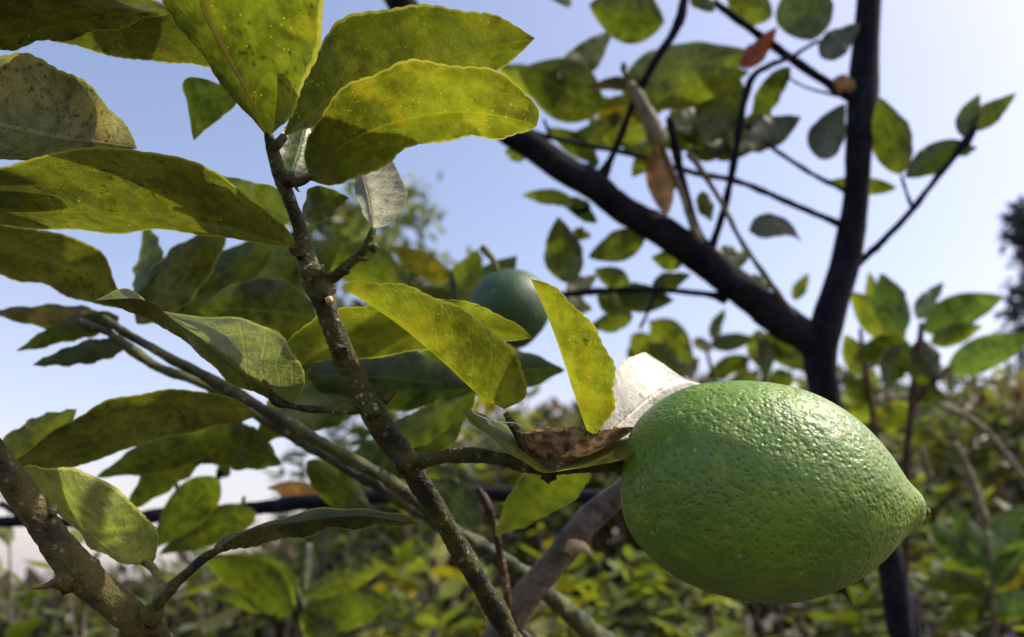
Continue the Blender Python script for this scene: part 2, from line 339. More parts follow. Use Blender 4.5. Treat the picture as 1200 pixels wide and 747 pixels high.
def traced(parent, mat, base, tip, A, B, dA=0.0, dB=0.0, mid=None, dm=0.0, bulge=0.10, n=110, m=6, teeth=22, tooth=0.00045, wave=0.0006, name='leaf', dA_list=None, dB_list=None):
    b2, t2 = np.array(base[:2]), np.array(tip[:2]); ax = t2-b2; LL = ax@ax
    def lift(pts, off, lst=None):
        o = [P(*base)]
        for k, q in enumerate(pts):
            t = np.clip(((np.array(q[:2])-b2)@ax)/LL, 0.02, 0.98)
            e = off*math.sin(math.pi*t)**0.7 if lst is None else lst[k]
            if len(q) == 3: o.append(P(*q))
            else: o.append(P(q[0], q[1], base[2]*(1-t)+tip[2]*t+e))
        o.append(P(*tip)); return crs(o, n)
    ea, eb = lift(A, dA, dA_list), lift(B, dB, dB_list)
    md = lift(mid, dm) if mid else 0.5*(ea+eb)
    # margins keep pace with the midrib
    return sheet(name, mat, parent, md, ea, eb, n, m, bulge, teeth, tooth, wave, seed=int(abs(base[0]*7+tip[1]*13)))

def profile(T, k=0.80):
    return np.sin(np.pi*T**k)**0.85
def leaf(parent, mat, base, tip, width, roll=0.0, fold=0.22, bow=0.08, side=0.0, n=22, m=3, name='leaf', teeth=None, tooth=None, up=None):
    if teeth is None: teeth = 13 if base[2] < 0.36 else 0; n = max(n, 44) if teeth else n
    """a leaf between two picture points with their own depths; width in picture pixels at its middle; roll turns it about its midrib"""
    a, b = P(*base), P(*tip); L = np.linalg.norm(b-a); ax = (b-a)/L
    dm = (base[2]+tip[2])/2; wd = width/F*dm/2
    c = nrm(np.cross(ax, VIEW) if up is None else np.cross(ax, up)); nn = np.cross(c, ax)
    cr_, sr_ = math.cos(roll), math.sin(roll)
    sd_ = c*cr_+nn*sr_; up_ = nn*cr_-c*sr_
    wd = wd/max(0.45, abs(cr_))
    T = np.linspace(0, 1, n+1)[:, None]
    mid = a+(b-a)*T+up_*(bow*L*np.sin(np.pi*T))+sd_*(side*L*np.sin(np.pi*T))
    pf = profile(T)*wd
    ea = mid-sd_*pf*math.cos(fold)+up_*pf*math.sin(fold); eb = mid+sd_*pf*math.cos(fold)+up_*pf*math.sin(fold)
    sd = int(abs(base[0]*3+tip[0]*5+tip[1]*11))
    return sheet(name, mat, parent, mid, ea, eb, n, m, 0.08, teeth, tooth if tooth is not None else 0.0012*dm, 0.0022*dm, sd)

def tube(name, mat, parent, pts, px=True, sides=12, step=None, rough=0.06, seed=1, knots=()):
    """a tapering stem; pts are (x, y, depth, half-width in picture pixels), or world points with a radius"""
    q = [np.r_[P(x, y, d), h/F*d] for x, y, d, h in pts] if px else [np.array(p, float) for p in pts]
    q = np.array(q); L = np.sum(np.linalg.norm(np.diff(q[:, :3], axis=0), axis=1)); rm = np.mean(q[:, 3])
    n = int(np.clip(L/(step or rm*0.7), 6, 160)); c = crs(q, n)
    pos, rad = c[:, :3], np.maximum(c[:, 3], 1e-5); tan = nrm(np.gradient(pos, axis=0))
    r = np.random.default_rng(seed); ref = np.array([0.3, 0.9, 0.2]); V = []
    u = nrm(np.cross(tan[0], ref))
    ph = r.uniform(0, 6.28, (4, 2)); s = np.linspace(0, L, n+1)/rm
    for i in range(n+1):
        u = nrm(u-tan[i]*(u@tan[i])); v = np.cross(tan[i], u)
        a = np.linspace(0, 2*np.pi, sides, endpoint=False)
        k = 1+rough*(np.sin(a*2+s[i]*0.55+ph[0, 0])*0.6+np.sin(a*3-s[i]*0.9+ph[1, 0])*0.6+np.sin(s[i]*0.7+ph[2, 0])+0.6*r.normal(size=sides))
        V.append(pos[i]+(u*np.cos(a)[:, None]+v*np.sin(a)[:, None])*(rad[i]*k)[:, None])
    V = np.array(V).reshape(-1, 3); S = sides
    faces = [(i*S+j, i*S+(j+1) % S, (i+1)*S+(j+1) % S, (i+1)*S+j) for i in range(n) for j in range(S)]
    faces += [tuple(range(S-1, -1, -1)), tuple(n*S+j for j in range(S))]
    uv = np.array([[i/n, j/S] for i in range(n+1) for j in range(S)])
    return link(name, V, faces, mat, parent, uv)

def thorn(parent, base, tip, hw, mat='thorn'):
    b, t = np.array(base, float), np.array(tip, float)
    m = (b+t)/2; m[1] += 2
    return tube('thorn', mat, parent, [tuple(b)+(hw,), tuple(m)+(hw*0.55,), tuple(t)+(hw*0.06,)], sides=8, rough=0.03, step=0.0008)
def knob(parent, x, y, d, hw, mat, name='bud', sx=1.0):
    """a scarred swelling on a stem"""
    r = np.random.default_rng(int(x*3+y)); V = []; c = P(x, y, d); S, K = 10, 6
    for i in range(K+1):
        th = math.pi*i/K
        for j in range(S):
            a = 2*math.pi*j/S; k = hw/F*d*(1+0.18*r.normal())
            V.append(c+np.array([math.sin(th)*math.cos(a)*sx, math.sin(th)*math.sin(a), math.cos(th)])*k)
    f = [(i*S+j, i*S+(j+1) % S, (i+1)*S+(j+1) % S, (i+1)*S+j) for i in range(K) for j in range(S)]
    return link(name, V, f, mat, parent)

# ------------------------------------------------------------------ ground
def ground():
    me_v = []; f = []
    n = 90; rr = np.r_[0, np.geomspace(0.3, 3500, n-1)]; S = 72; r = np.random.default_rng(3)
    for i, q in enumerate(rr):
        for j in range(S):
            a = 2*math.pi*j/S
            me_v.append((q*math.cos(a), q*math.sin(a), 0.05*min(1, q)*math.sin(q*1.7+a*3)*(1 if q < 60 else 0)+r.normal()*0.012*(q < 30)))
    for i in range(n-1):
        for j in range(S): f.append((i*S+j, i*S+(j+1) % S, (i+1)*S+(j+1) % S, (i+1)*S+j))
    m, t = newmat('ground_earth'); N = NT(t); vec = N.n('TexCoord').outputs['Object']
    c = N.mix(N.ramp(N.noise(vec, 0.9, 6.0, 0.65), 0.42, 0.6), (0.085, 0.06, 0.04), (0.045, 0.055, 0.02))
    c = N.mix(N.ramp(N.noise(vec, 14, 5.0, 0.7), 0.4, 0.7, 0.0, 0.5), c, (0.14, 0.11, 0.075))
    pr = N.n('BsdfPrincipled'); N.l(c, pr.inputs['Base Color']); pr.inputs['Roughness'].default_value = 0.95
    N.l(N.bump(N.noise(vec, 22, 6.0, 0.7), 0.03, 0.7), pr.inputs['Normal']); N.l(pr.outputs[0], N.n('OutputMaterial').inputs[0])
    g = link('ground', me_v, f, m); g['kind'] = 'structure'
ground()

# ------------------------------------------------------------------ the forked tree behind
D = thing('citrus_tree', 'dark forked citrus tree trunk with blurred twigs and leaves against the sky', 'tree', tuple(P(1100, 900, 0.62)*[1, 1, 0]))
gb = np.array(D.location)
q = [tuple(gb)+(0.016,), tuple(gb*0.7+P(1075, 830, .61)*0.3)+(0.013,)]
px = [(1072, 805, .605, 17), (1056, 747, .60, 14.5), (1043, 660, .60, 15), (1012, 570, .60, 16), (978, 500, .60, 16), (964, 450, .60, 17), (961, 412, .60, 19), (972, 368, .60, 18.5), (992, 302, .605, 17), (1002, 240, .61, 14), (1007, 170, .615, 16), (1011, 110, .62, 17), (1014, 60, .625, 15.5), (1018, 0, .63, 14), (1024, -70, .64, 13)]
tube('trunk', 'bark_dark', D, q+[tuple(P(x, y, d))+(h/F*d,) for x, y, d, h in px], px=False, sides=16, rough=0.035, step=0.008)
tube('limb', 'bark_dark', D, [(964, 425, .60, 15), (948, 398, .60, 19), (925, 383, .60, 20), (889, 355, .597, 19), (853, 328, .592, 20), (820, 300, .587, 20), (785, 277, .583, 17.5), (730, 245, .575, 17), (695, 216, .57, 18), (666, 202, .565, 16.5), (623, 171, .56, 16), (590, 150, .555, 16), (540, 105, .55, 16), (495, 45, .545, 17), (465, -6, .54, 17), (440, -60, .54, 16)], sides=16, rough=0.04, step=0.006, seed=4)
dt = [
 ('bark_dark', [(1000, 312, .605, 6), (1018, 298, .605, 4.5), (1040, 277, .605, 4), (1068, 247, .605, 3.8), (1095, 212, .605, 3.5), (1120, 182, .605, 4), (1136, 160, .605, 6), (1143, 148, .605, 3)]),
 ('bark_dark', [(1070, 246, .605, 2.5), (1063, 228, .605, 2), (1056, 206, .605, 1.8)]),
 ('bark_dark', [(1000, 270, .605, 7), (975, 259, .605, 4), (930, 240, .60, 3.8), (865, 213, .595, 3.6), (810, 202, .59, 3.4), (740, 181, .585, 3.2), (690, 171, .58, 3), (640, 160, .575, 3), (615, 150, .57, 2.5)]),
 ('bark_dark', [(1008, 120, .615, 9), (985, 107, .615, 6.5), (960, 91, .61, 5.5), (920, 64, .605, 5.5), (880, 34, .60, 5), (840, 5, .595, 4.6), (800, -26, .59, 4)]),
 ('bark_dark', [(832, 296, .587, 8), (839, 275, .586, 4.6), (850, 240, .58, 4.4), (862, 180, .575, 4.4), (870, 130, .572, 4.2), (881, 92, .57, 4.2), (900, 78, .575, 3.6), (925, 68, .59, 3)]),
 ('bark_dark', [(702, 212, .568, 9), (713, 192, .566, 5), (724, 168, .56, 4.2), (745, 115, .556, 4.4), (768, 72, .55, 5), (790, 38, .55, 5.5), (800, 10, .55, 6), (806, -30, .55, 5)]),
 ('bark_dark', [(826, 292, .585, 8), (816, 270, .583, 5.5), (804, 230, .578, 5), (795, 190, .572, 5), (786, 146, .565, 5.5), (784, 138, .565, 4)]),
 ('bark_tan', [(821, 290, .580, 6), (806, 250, .57, 3.2), (797, 222, .567, 3.4), (784, 192, .565, 3.2), (772, 165, .562, 3.6)]),
 ('bark_dark', [(850, 350, .592, 8), (835, 346, .59, 4.2), (800, 342, .585, 3.6), (770, 340, .58, 3.6), (710, 341, .575, 4), (665, 345, .57, 4), (640, 349, .57, 3)]),
 ('bark_tan', [(948, 392, .598, 6), (932, 372, .592, 4), (905, 335, .587, 3.4), (870, 285, .58, 3), (852, 250, .575, 3), (838, 225, .572, 3), (815, 190, .57, 4), (805, 180, .57, 3)]),
 ('bark_dark', [(1004, 232, .61, 5), (985, 221, .607, 3), (950, 203, .602, 2.8), (900, 170, .597, 2.6), (880, 153, .595, 3), (876, 146, .595, 4)]),
 ('bark_dark', [(985, 113, .612, 2), (955, 106, .605, 1.5), (935, 98, .60, 1.3), (920, 88, .60, 1.3)]),
 ('bark_dark', [(924, 70, .603, 3), (945, 56, .60, 2.2), (960, 48, .60, 2)]),
 ('bark_dark', [(645, 162, .575, 2.4), (641, 150, .57, 2), (637, 140, .57, 1.6)]),
 ('bark_dark', [(690, 245, .57, 4), (675, 248, .57, 3), (660, 240, .57, 1.6)]),
 ('bark_dark', [(770, 338, .58, 3), (762, 360, .58, 2), (750, 385, .59, 2)]),
]
for k, (mt, pts) in enumerate(dt): tube('twig', mt, D, pts, sides=8, seed=20+k, rough=0.08)
dl = [
 ('dark', (640, -38, .58), (668, 9, .57), 34, 0.3), ('olive_b', (779, 26, .565), (690, 6, .55), 66, 0.2), ('mid', (654, 92, .57), (719, 35, .60), 36, -0.3),
 ('mid', (706, 128, .575), (606, 82, .57), 72, 0.15), ('lime', (645, 112, .59), (581, 76, .59), 34, 0.2), ('lime', (728, 108, .60), (884, 60, .615), 82, 0.1),
 ('lime', (758, 120, .585), (879, 84, .575), 46, -0.1), ('brownish', (764, 97, .565), (686, 102, .56), 17, 0.3), ('yellow', (775, 130, .60), (692, 128, .60), 36, 0.2),
 ('lime', (768, 150, .605), (668, 158, .60), 36, 0.1), ('mid', (868, 92, .60), (824, 168, .59), 62, 0.2), ('mid', (926, 78, .60), (880, 150, .61), 30, 0.4),
 ('blue', (876, 158, .59), (939, 137, .60), 42, 0.2), ('dark', (880, 160, .61), (905, 172, .62), 26, 0.1), ('dark', (822, 166, .60), (890, 172, .61), 32, 0.2), ('blue', (961, 187, .60), (990, 121, .61), 44, 0.1),
 ('blue', (951, 48, .60), (944, -36, .59), 66, 0.2), ('blue', (962, 68, .60), (1008, 27, .61), 34, 0.1), ('mid', (1056, 205, .605), (1031, 114, .60), 48, 0.15),
 ('dark', (1130, 166, .605), (1060, 208, .60), 36, 0.1), ('blue', (1127, 160, .605), (1148, 110, .60), 24, 0.3), ('mid', (1134, 152, .605), (1191, 109, .60), 27, 0.2), ('dark', (1120, 178, .61), (1146, 172, .61), 14, 0.2),
 ('mid', (1051, 221, .635), (966, 213, .64), 20, 0.3), ('mid', (668, 333, .57), (654, 254, .57), 51, 0.1), ('mid', (757, 273, .585), (689, 302, .59), 38, -0.1),
 ('lime', (674, 237, .57), (611, 229, .565), 19, 0.3), ('mid', (668, 232, .575), (700, 262, .58), 24, 0.4), ('lime', (672, 270, .60), (693, 278, .60), 16, 0.2), ('mid', (801, 308, .59), (763, 302, .60), 26, 0.1), ('mid', (764, 337, .585), (810, 322, .59), 24, 0.1),
 ('mid', (738, 337, .585), (696, 316, .59), 28, 0.2), ('mid', (742, 370, .585), (690, 384, .59), 27, 0.1), ('dark', (722, 343, .585), (790, 352, .59), 36, 0.15), ('mid', (700, 345, .59), (742, 366, .60), 30, 0.2),
 ('dark', (836, 306, .60), (880, 298, .62), 34, 0.2), ('mid', (868, 326, .61), (908, 338, .62), 20, 0.2), ('lime', (618, 182, .58), (591, 178, .58), 20, 0.2), ('mid', (822, 224, .58), (834, 260, .58), 22, 0.3),
 ('pale_b', (665, 345, .58), (700, 322, .59), 26, 0.2), ('pale_b', (650, 350, .59), (695, 362, .60), 30, 0.2), ('lime', (765, 182, .59), (741, 208, .60), 22, 0.3), ('mid', (700, 196, .58), (688, 180, .58), 14, 0.2),
 ('mid', (700, 188, .60), (640, 150, .60), 26, 0.2), ('lime', (725, 160, .61), (775, 175, .62), 30, 0.2), ('mid', (770, 165, .61), (830, 140, .62), 38, 0.2), ('lime', (800, 150, .62), (830, 115, .63), 34, 0.2), ('yellow', (785, 150, .62), (815, 118, .63), 24, 0.2), ('dark', (730, 72, .57), (738, 96, .575), 9, 0.2),
 ('mid', (720, 150, .60), (705, 112, .61), 30, 0.3), ('mid', (790, 150, .61), (868, 132, .62), 52, 0.1), ('dark', (800, 172, .62), (872, 150, .63), 44, 0.1), ('mid', (860, 178, .60), (905, 120, .62), 36, 0.2), ('mid', (740, 120, .62), (800, 95, .63), 44, 0.2), ('dark', (690, 140, .62), (745, 165, .63), 34, 0.2), ('mid', (905, 20, .62), (850, -10, .62), 40, 0.3), ('dark', (812, -16, .56), (838, 14, .56), 30, 0.2),
]
M['olive_b'] = M['mid']; M['pale_b'] = leaf_mat('leaf_pale_blurred', (0.22, 0.22, 0.12), (0.28, 0.29, 0.10), detail=False, fac=0.45)
for mt, b, t, wd, ro in dl: leaf(D, mt, b, t, wd, ro, bow=random.uniform(0.02, 0.12), fold=random.uniform(0.1, 0.4), side=random.uniform(-0.04, 0.04))
traced(D, 'blue', (877, 271, .585), (940, 284, .59), [(884, 256), (903, 250), (924, 259)], [(893, 280), (912, 277), (930, 278)], dA=0.006, dB=-0.006, n=24, m=3, teeth=0)
for o in (leaf(D, 'dryred', (868, 80, .575), (911, 31, .575), 26, 0.2, name='dry_leaf', fold=0.4), leaf(D, 'dry', (1003, 103, .61), (976, 93, .605), 24, 0.1, name='dry_leaf'),
          leaf(D, 'dry', (768, 172, .56), (781, 254, .555), 40, 0.2, name='dry_leaf', fold=0.45, side=0.08), leaf(D, 'dryred', (772, 150, .56), (765, 172, .556), 18, 0.2, name='dry_leaf', fold=0.7)):
    o['label'] = 'dry brown curled leaf'
o = tube('dry_leaf', 'bark_tan', D, [(738, 98, .552, 5), (747, 112, .550, 8), (759, 135, .550, 9.5), (767, 155, .550, 10), (771, 170, .552, 8)], sides=10); o['label'] = 'tan rolled-up dry leaf'

# ------------------------------------------------------------------ main twig that carries the fruit
A = thing('citrus_twig', 'sharp lichen-spotted twig rising diagonally, its side shoot holding the large green fruit', 'branch', tuple(P(640, 830, .26)))
A_stem = tube('stem', 'bark', A, [(322, 178, .196, 7), (313, 146, .1985, 3), (315, 160, .1975, 5.5), (322, 185, .197, 7.5), (333, 218, .198, 8), (345, 250, .199, 8), (354, 278, .20, 9), (361, 308, .20, 11), (368, 328, .20, 15), (379, 352, .20, 15), (392, 388, .20, 12.5), (404, 420, .201, 12), (420, 450, .202, 12.5), (436, 482, .203, 15), (456, 513, .205, 14), (476, 541, .206, 15), (496, 572, .209, 12.5), (520, 612, .213, 12), (548, 660, .22, 12), (575, 705, .227, 12), (598, 745, .235, 12), (640, 830, .26, 13)][1:], sides=18, rough=0.07, seed=2, step=0.0011)
for pts in ([(376, 338, .20, 8), (390, 326, .20, 6), (403, 315, .199, 6), (414, 305, .199, 5.5), (428, 292, .198, 5), (434, 280, .197, 5), (438, 267, .197, 3.5)],
            [(446, 486, .204, 9), (425, 482, .202, 4.8), (395, 481, .199, 4.2), (365, 480, .197, 4), (342, 476, .195, 3.8), (328, 474, .194, 4), (318, 466, .193, 3.6), (314, 452, .192, 3.2), (308, 446, .192, 2.5)],
            [(470, 541, .206, 10), (490, 541, .205, 10), (505, 538, .204, 9), (545, 533, .202, 8.5), (585, 538, .20, 8.5), (618, 545, .198, 9), (650, 549, .197, 8), (690, 548, .1965, 6.5), (722, 545, .196, 7), (738, 548, .196, 7)],
            [(330, 212, .198, 6), (342, 214, .197, 5.5), (354, 213, .196, 5), (362, 208, .194, 4.5), (370, 204, .193, 2.5)],
            [(318, 178, .197, 6), (326, 168, .196, 6), (333, 160, .197, 5)],
            [(592, 484, .199, 3.5), (597, 492, .199, 4.5), (603, 502, .20, 5), (610, 517, .20, 5), (618, 540, .199, 5)],
            [(480, 546, .206, 7), (488, 556, .206, 5), (494, 566, .207, 3)],):
    tube('twig', 'bark', A, pts, sides=12, rough=0.09, seed=int(pts[0][0]), step=0.0010)
for x, y, hw in ((352, 292, 12), (368, 322, 13), (376, 340, 15), (398, 410, 9), (437, 481, 11), (474, 540, 13), (438, 290, 6), (404, 316, 6), (339, 212, 8)): knob(A_stem, x, y, .1985 if y > 260 else .197, hw, 'bark', 'node_swelling')
knob(A_stem, 386, 352, .1955, 5, 'cutwood', 'twig_scar'); knob(A_stem, 642, 556, .1945, 9, 'bark', 'node_swelling')
for b, t, hw in (((452, 470, .199), (466, 456, .196), 4.5), ((402, 403, .199), (383, 410, .197), 3.5), ((355, 275, .199), (344, 278, .198), 3), ((428, 480, .2), (414, 470, .199), 2.6), ((372, 318, .199), (356, 300, .197), 3), ((420, 303, .197), (436, 303, .196), 3), ((342, 235, .197), (334, 232, .196), 2.5), ((468, 520, .203), (478, 512, .202), 2.2), ((346, 218, .196), (352, 225, .196), 2.5)): thorn(A_stem, b, t, hw)

# upper leaves, seen from below with the light coming through
traced(A, 'fresh_rib', (314, 162, .197), (300, -190, .150), [(285, 128), (248, 85), (212, 35), (188, -5), (170, -60), (190, -130)], [(338, 138), (360, 95), (376, 40), (379, 0), (372, -60), (345, -130)], dA=0.004, dB=-0.004, mid=[(290, 110), (262, 60), (238, 10), (232, -50), (255, -120)], dm=0.006, bulge=0.12)
traced(A, 'fresh', (332, 160, .199), (627, 45, .215), [(352, 96), (385, 38), (430, 14), (490, 7), (550, 12), (600, 28)], [(365, 150), (420, 140), (480, 125), (530, 105), (575, 85), (608, 64)], dA=-0.010, dB=0.016, mid=[(400, 108), (470, 84), (540, 64)], dm=0.0, bulge=0.08)
traced(A, 'bright', (364, 212, .194), (629, 148, .186), [(358, 182), (374, 135), (410, 100), (465, 77), (520, 73), (575, 82), (612, 104), (631, 128)], [(385, 216), (425, 208), (455, 192), (478, 173), (525, 163), (575, 163), (610, 158)], dA=-0.009, dB=0.012, mid=[(400, 172), (460, 145), (530, 132), (590, 138)], dm=0.003, bulge=0.07)
traced(A, 'glossy', (338, 214, .203), (360, 130, .225), [(326, 200), (322, 178), (335, 150)], [(362, 208), (376, 185), (374, 150)], dA=0.0, dB=0.006, bulge=0.1, teeth=9)
traced(A, 'pale_green', (437, 268, .197), (420, 150, .250), [(426, 250), (415, 222), (410, 196), (408, 172)], [(456, 263), (473, 245), (477, 225), (468, 205), (450, 178)], dA=0.002, dB=0.004, mid=[(432, 235), (424, 200)], bulge=0.1, tooth=0.00015)
traced(A, 'mid', (352, 262, .215), (409, 232, .225), [(360, 224), (385, 220)], [(375, 262), (395, 246)], dA=-0.004, dB=0.006, teeth=0)
traced(A, 'mid', (344, 258, .216), (255, 205, .235), [(325, 222), (290, 212)], [(320, 268), (280, 250)], dA=-0.004, dB=0.006, teeth=0)
# middle leaves: folded along the midrib, one half turned to the camera
traced(A, 'bright', (591, 480, .199), (399, 337, .187), [(612, 468), (618, 447), (608, 422), (585, 394), (548, 366), (505, 344), (460, 333), (418, 329)], [(572, 440, .214), (530, 395, .213), (480, 358, .206), (430, 340, .195)], dA=-0.004, mid=[(560, 462), (520, 425), (470, 383), (425, 352)], bulge=0.08)
traced(A, 'bright', (688, 505, .199), (622, 327, .186), [(700, 508), (716, 484), (721, 450), (712, 413), (690, 375), (662, 347), (638, 332)], [(694, 460, .216), (680, 410, .214), (655, 365, .203)], dA=-0.005, mid=[(680, 480), (664, 430), (644, 375)], bulge=0.09)
traced(A, 'fresh', (345, 430, .215), (624, 396, .222), [(338, 400), (370, 372), (430, 355), (500, 350), (560, 358), (600, 376)], [(380, 424), (440, 418), (510, 410), (570, 404)], dA=-0.006, dB=0.012, mid=[(400, 400), (480, 388), (560, 386)], bulge=0.07)
traced(A, 'pale', (702, 520, .203), (831, 453, .240), [(706, 480, .204), (718, 446, .210), (735, 421, .223), (758, 416, .238), (780, 428, .246), (804, 444, .244)], [(730, 524, .206), (765, 508, .216), (800, 486, .226), (822, 466, .236)], dA=0, dB=0, mid=[(735, 489, .211), (768, 462, .222), (800, 447, .232)], bulge=0.02, tooth=0.00015)
# leaf buckled across its middle, both ends raised
traced(A, 'bright', (540, 478, .190), (767, 508, .186), [(570, 488, .204), (602, 503, .212), (630, 528, .214), (648, 545, .214), (668, 537, .214), (695, 525, .211), (735, 513, .200)], [(556, 500, .188), (585, 522, .1865), (618, 542, .186), (648, 553, .186), (690, 549, .1855), (735, 534, .185)], mid=[(562, 496, .192), (594, 518, .194), (625, 539, .195), (648, 549, .195), (675, 545, .195), (705, 537, .193), (740, 522, .189)], bulge=0.03, m=8, dA=0, dB=0)
# curled shiny leaf on the thin side twig
traced(A, 'sunny', (344, 474, .194), (112, 352, .206), [(330, 473), (312, 466), (285, 455), (250, 432), (215, 402), (180, 376), (140, 362)], [(356, 452), (350, 425), (335, 398), (310, 380), (272, 374), (230, 372), (190, 364), (150, 338)], dA=0.006, dB=0.032, mid=[(322, 463), (290, 442), (250, 410), (210, 381), (170, 352)], dm=-0.003, bulge=0.05, m=8)

# ------------------------------------------------------------------ the near fruit
def fruit(name, a, b, prof, mat, parent=None, S=128, K=96):
    """body of revolution about the axis a-b (stalk to tip) with a slightly uneven outline"""
    a, b = np.asarray(a), np.asarray(b); L = np.linalg.norm(b-a); ax = (b-a)/L
    u = nrm(np.cross(ax, [0.1, 0.2, 1.0])); v = np.cross(ax, u); r = np.random.default_rng(5)
    pr = crs([(s, h) for s, h in prof], K); V = []; UV = []
    for i, (s, h) in enumerate(pr):
        for j in range(S):
            t = 2*math.pi*j/S
            k = 1+0.010*math.sin(2*t+1+s*3)+0.006*math.sin(5*t+s*9)+0.004*math.sin(9*t-s*14)
            V.append(a+ax*s*L+(u*math.cos(t)+v*math.sin(t))*h*L*k); UV.append((s, j/S))
    f = [(i*S+j, i*S+(j+1) % S, (i+1)*S+(j+1) % S, (i+1)*S+j) for i in range(K) for j in range(S)]
    return link(name, V, f, mat, parent, UV)
FR = thing('citrus_fruit', 'large dimpled green lemon with a sunlit pointed tip, hanging on the sharp twig', 'fruit', tuple(P(905, 580, .190)))
fruit('rind', P(729, 553, .197), P(1084, 599, .186), [(0.006, 0.0), (0.0, 0.05), (0.012, 0.13), (0.05, 0.205), (0.12, 0.275), (0.22, 0.332), (0.34, 0.362), (0.46, 0.368), (0.58, 0.352), (0.69, 0.312), (0.78, 0.258), (0.86, 0.186), (0.905, 0.132), (0.935, 0.096), (0.96, 0.073), (0.98, 0.056), (0.994, 0.03), (1.0, 0.0)], 'rind', FR, S=160, K=140)
knob(FR, 1084.5, 599.5, .1856, 5, 'bark_red', 'stylar_scar'); knob(FR, 730, 549, .1955, 9, 'bark_green', 'calyx')

# the farther fruit
FB = thing('citrus_fruit', 'small dark green shaded lime out of focus behind the yellow-green leaves', 'fruit', tuple(P(600, 362, .43)))
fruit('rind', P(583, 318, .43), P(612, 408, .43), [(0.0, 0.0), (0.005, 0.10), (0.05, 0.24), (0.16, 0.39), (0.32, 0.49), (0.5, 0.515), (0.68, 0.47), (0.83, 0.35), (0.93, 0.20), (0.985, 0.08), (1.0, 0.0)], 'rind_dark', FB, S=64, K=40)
tube('stalk', 'petiole', FB, [(583, 322, .43, 4), (578, 305, .43, 4), (565, 290, .435, 4)], sides=8)

# ------------------------------------------------------------------ thorny branch, lower left
B = thing('thorny_branch', 'thick mossy branch with a long red thorn and a glossy sunlit leaf', 'branch', tuple(P(215, 790, .19)))
B_stem = tube('stem', 'bark_thorny', B, [(-30, 500, .180, 14), (0, 540, .181, 15), (30, 585, .182, 16), (62, 630, .183, 17.5), (90, 665, .184, 21), (115, 692, .185, 18), (145, 715, .186, 18), (175, 742, .187, 19), (215, 790, .19, 18)], sides=20, rough=0.06, seed=9, step=0.0012)
for pts in ([(176, 738, .186, 13), (182, 716, .184, 8), (192, 700, .182, 6.5), (208, 682, .180, 6), (228, 664, .179, 5.5), (244, 651, .178, 5), (262, 642, .177, 4)],):
    tube('twig', 'bark_thorny', B, pts, sides=12, rough=0.1, seed=3, step=0.001)
tube('petiole', 'petiole', B, [(186, 712, .184, 6), (188, 692, .192, 5), (186, 677, .200, 4.5), (178, 665, .205, 5), (168, 659, .2065, 3)], sides=10, step=0.001)
thorn(B_stem, (72, 679, .180), (35, 691, .176), 6.5); thorn(B_stem, (178, 718, .182), (181, 698, .180), 4, 'bark_thorny')
knob(B_stem, 78, 680, .1815, 14, 'bark_thorny', 'node_swelling'); knob(B_stem, 62, 600, .180, 6, 'bark_thorny', 'node_swelling'); knob(B_stem, 178, 722, .183, 13, 'bark_thorny', 'node_swelling')
traced(B, 'sunny', (176, 664, .206), (16, 552, .193), [(184, 650), (183, 625), (168, 600), (140, 575), (105, 557), (65, 548), (35, 546)], [(150, 662), (120, 648), (88, 622), (58, 596), (35, 572)], dA=0.030, dB=-0.003, mid=[(140, 652), (105, 626), (70, 596), (40, 570)], dm=0.002, bulge=-0.06, m=8)
traced(B, 'olive', (246, 650, .178), (491, 614, .184), [(262, 628), (300, 615), (350, 603), (410, 595), (460, 600)], [(275, 646), (320, 634), (380, 624), (440, 617)], dA=0.024, dB=-0.002, mid=[(290, 622), (350, 611), (420, 605)], dm=-0.004, bulge=0.06)

# ------------------------------------------------------------------ leafy shoot entering high on the left
Lf = thing('leafy_shoot', 'shoot of big spotted leaves entering from the left above the sky gap', 'branch', tuple(P(-150, 330, .21)))
tube('stem', 'bark_green', Lf, [(-150, 330, .21, 12), (-120, 200, .205, 11), (-90, 90, .20, 10), (-60, 0, .198, 9), (-40, -90, .196, 8), (-10, -200, .195, 6)], sides=12, seed=8)
traced(Lf, 'olive', (-115, 235, .195), (349, 291, .190), [(-60, 210), (0, 194), (60, 181), (130, 175), (200, 182), (255, 203), (300, 235), (335, 268)], [(-50, 262), (50, 268), (120, 270), (200, 273), (270, 280), (320, 287)], dA=-0.022, dB=0.012, mid=[(0, 246), (100, 250), (200, 254), (280, 270)], dm=0.0, bulge=0.06)
traced(Lf, 'dusty', (-100, 115, .205), (161, 174, .198), [(-40, 72), (10, 63), (55, 72), (95, 95), (130, 128), (152, 155)], [(-40, 178), (0, 184), (40, 188), (90, 182), (130, 178)], dA=0.000, dB=-0.010, mid=[(-20, 142), (60, 160), (120, 168)], dm=0.006, bulge=0.10)
traced(Lf, 'olive', (-80, 25, .185), (203, 14, .188), [(0, 56), (50, 51), (100, 41), (155, 28)], [(-20, -40), (60, -45), (130, -25), (180, 0)], dA=0.010, dB=-0.018, mid=[(0, 44), (60, 33), (130, 18)], dm=0.008, bulge=0.05)
traced(Lf, 'olive', (40, 40, .215), (300, 60, .225), [(90, 56), (140, 66), (190, 73), (240, 78)], [(100, 8), (170, 0), (240, 20)], dA=0.006, dB=-0.012, bulge=0.05)
traced(Lf, 'dark', (275, 110, .24), (227, 165, .25), [(255, 98), (218, 92), (220, 130)], [(275, 125), (250, 145)], n=24, m=4, teeth=0)
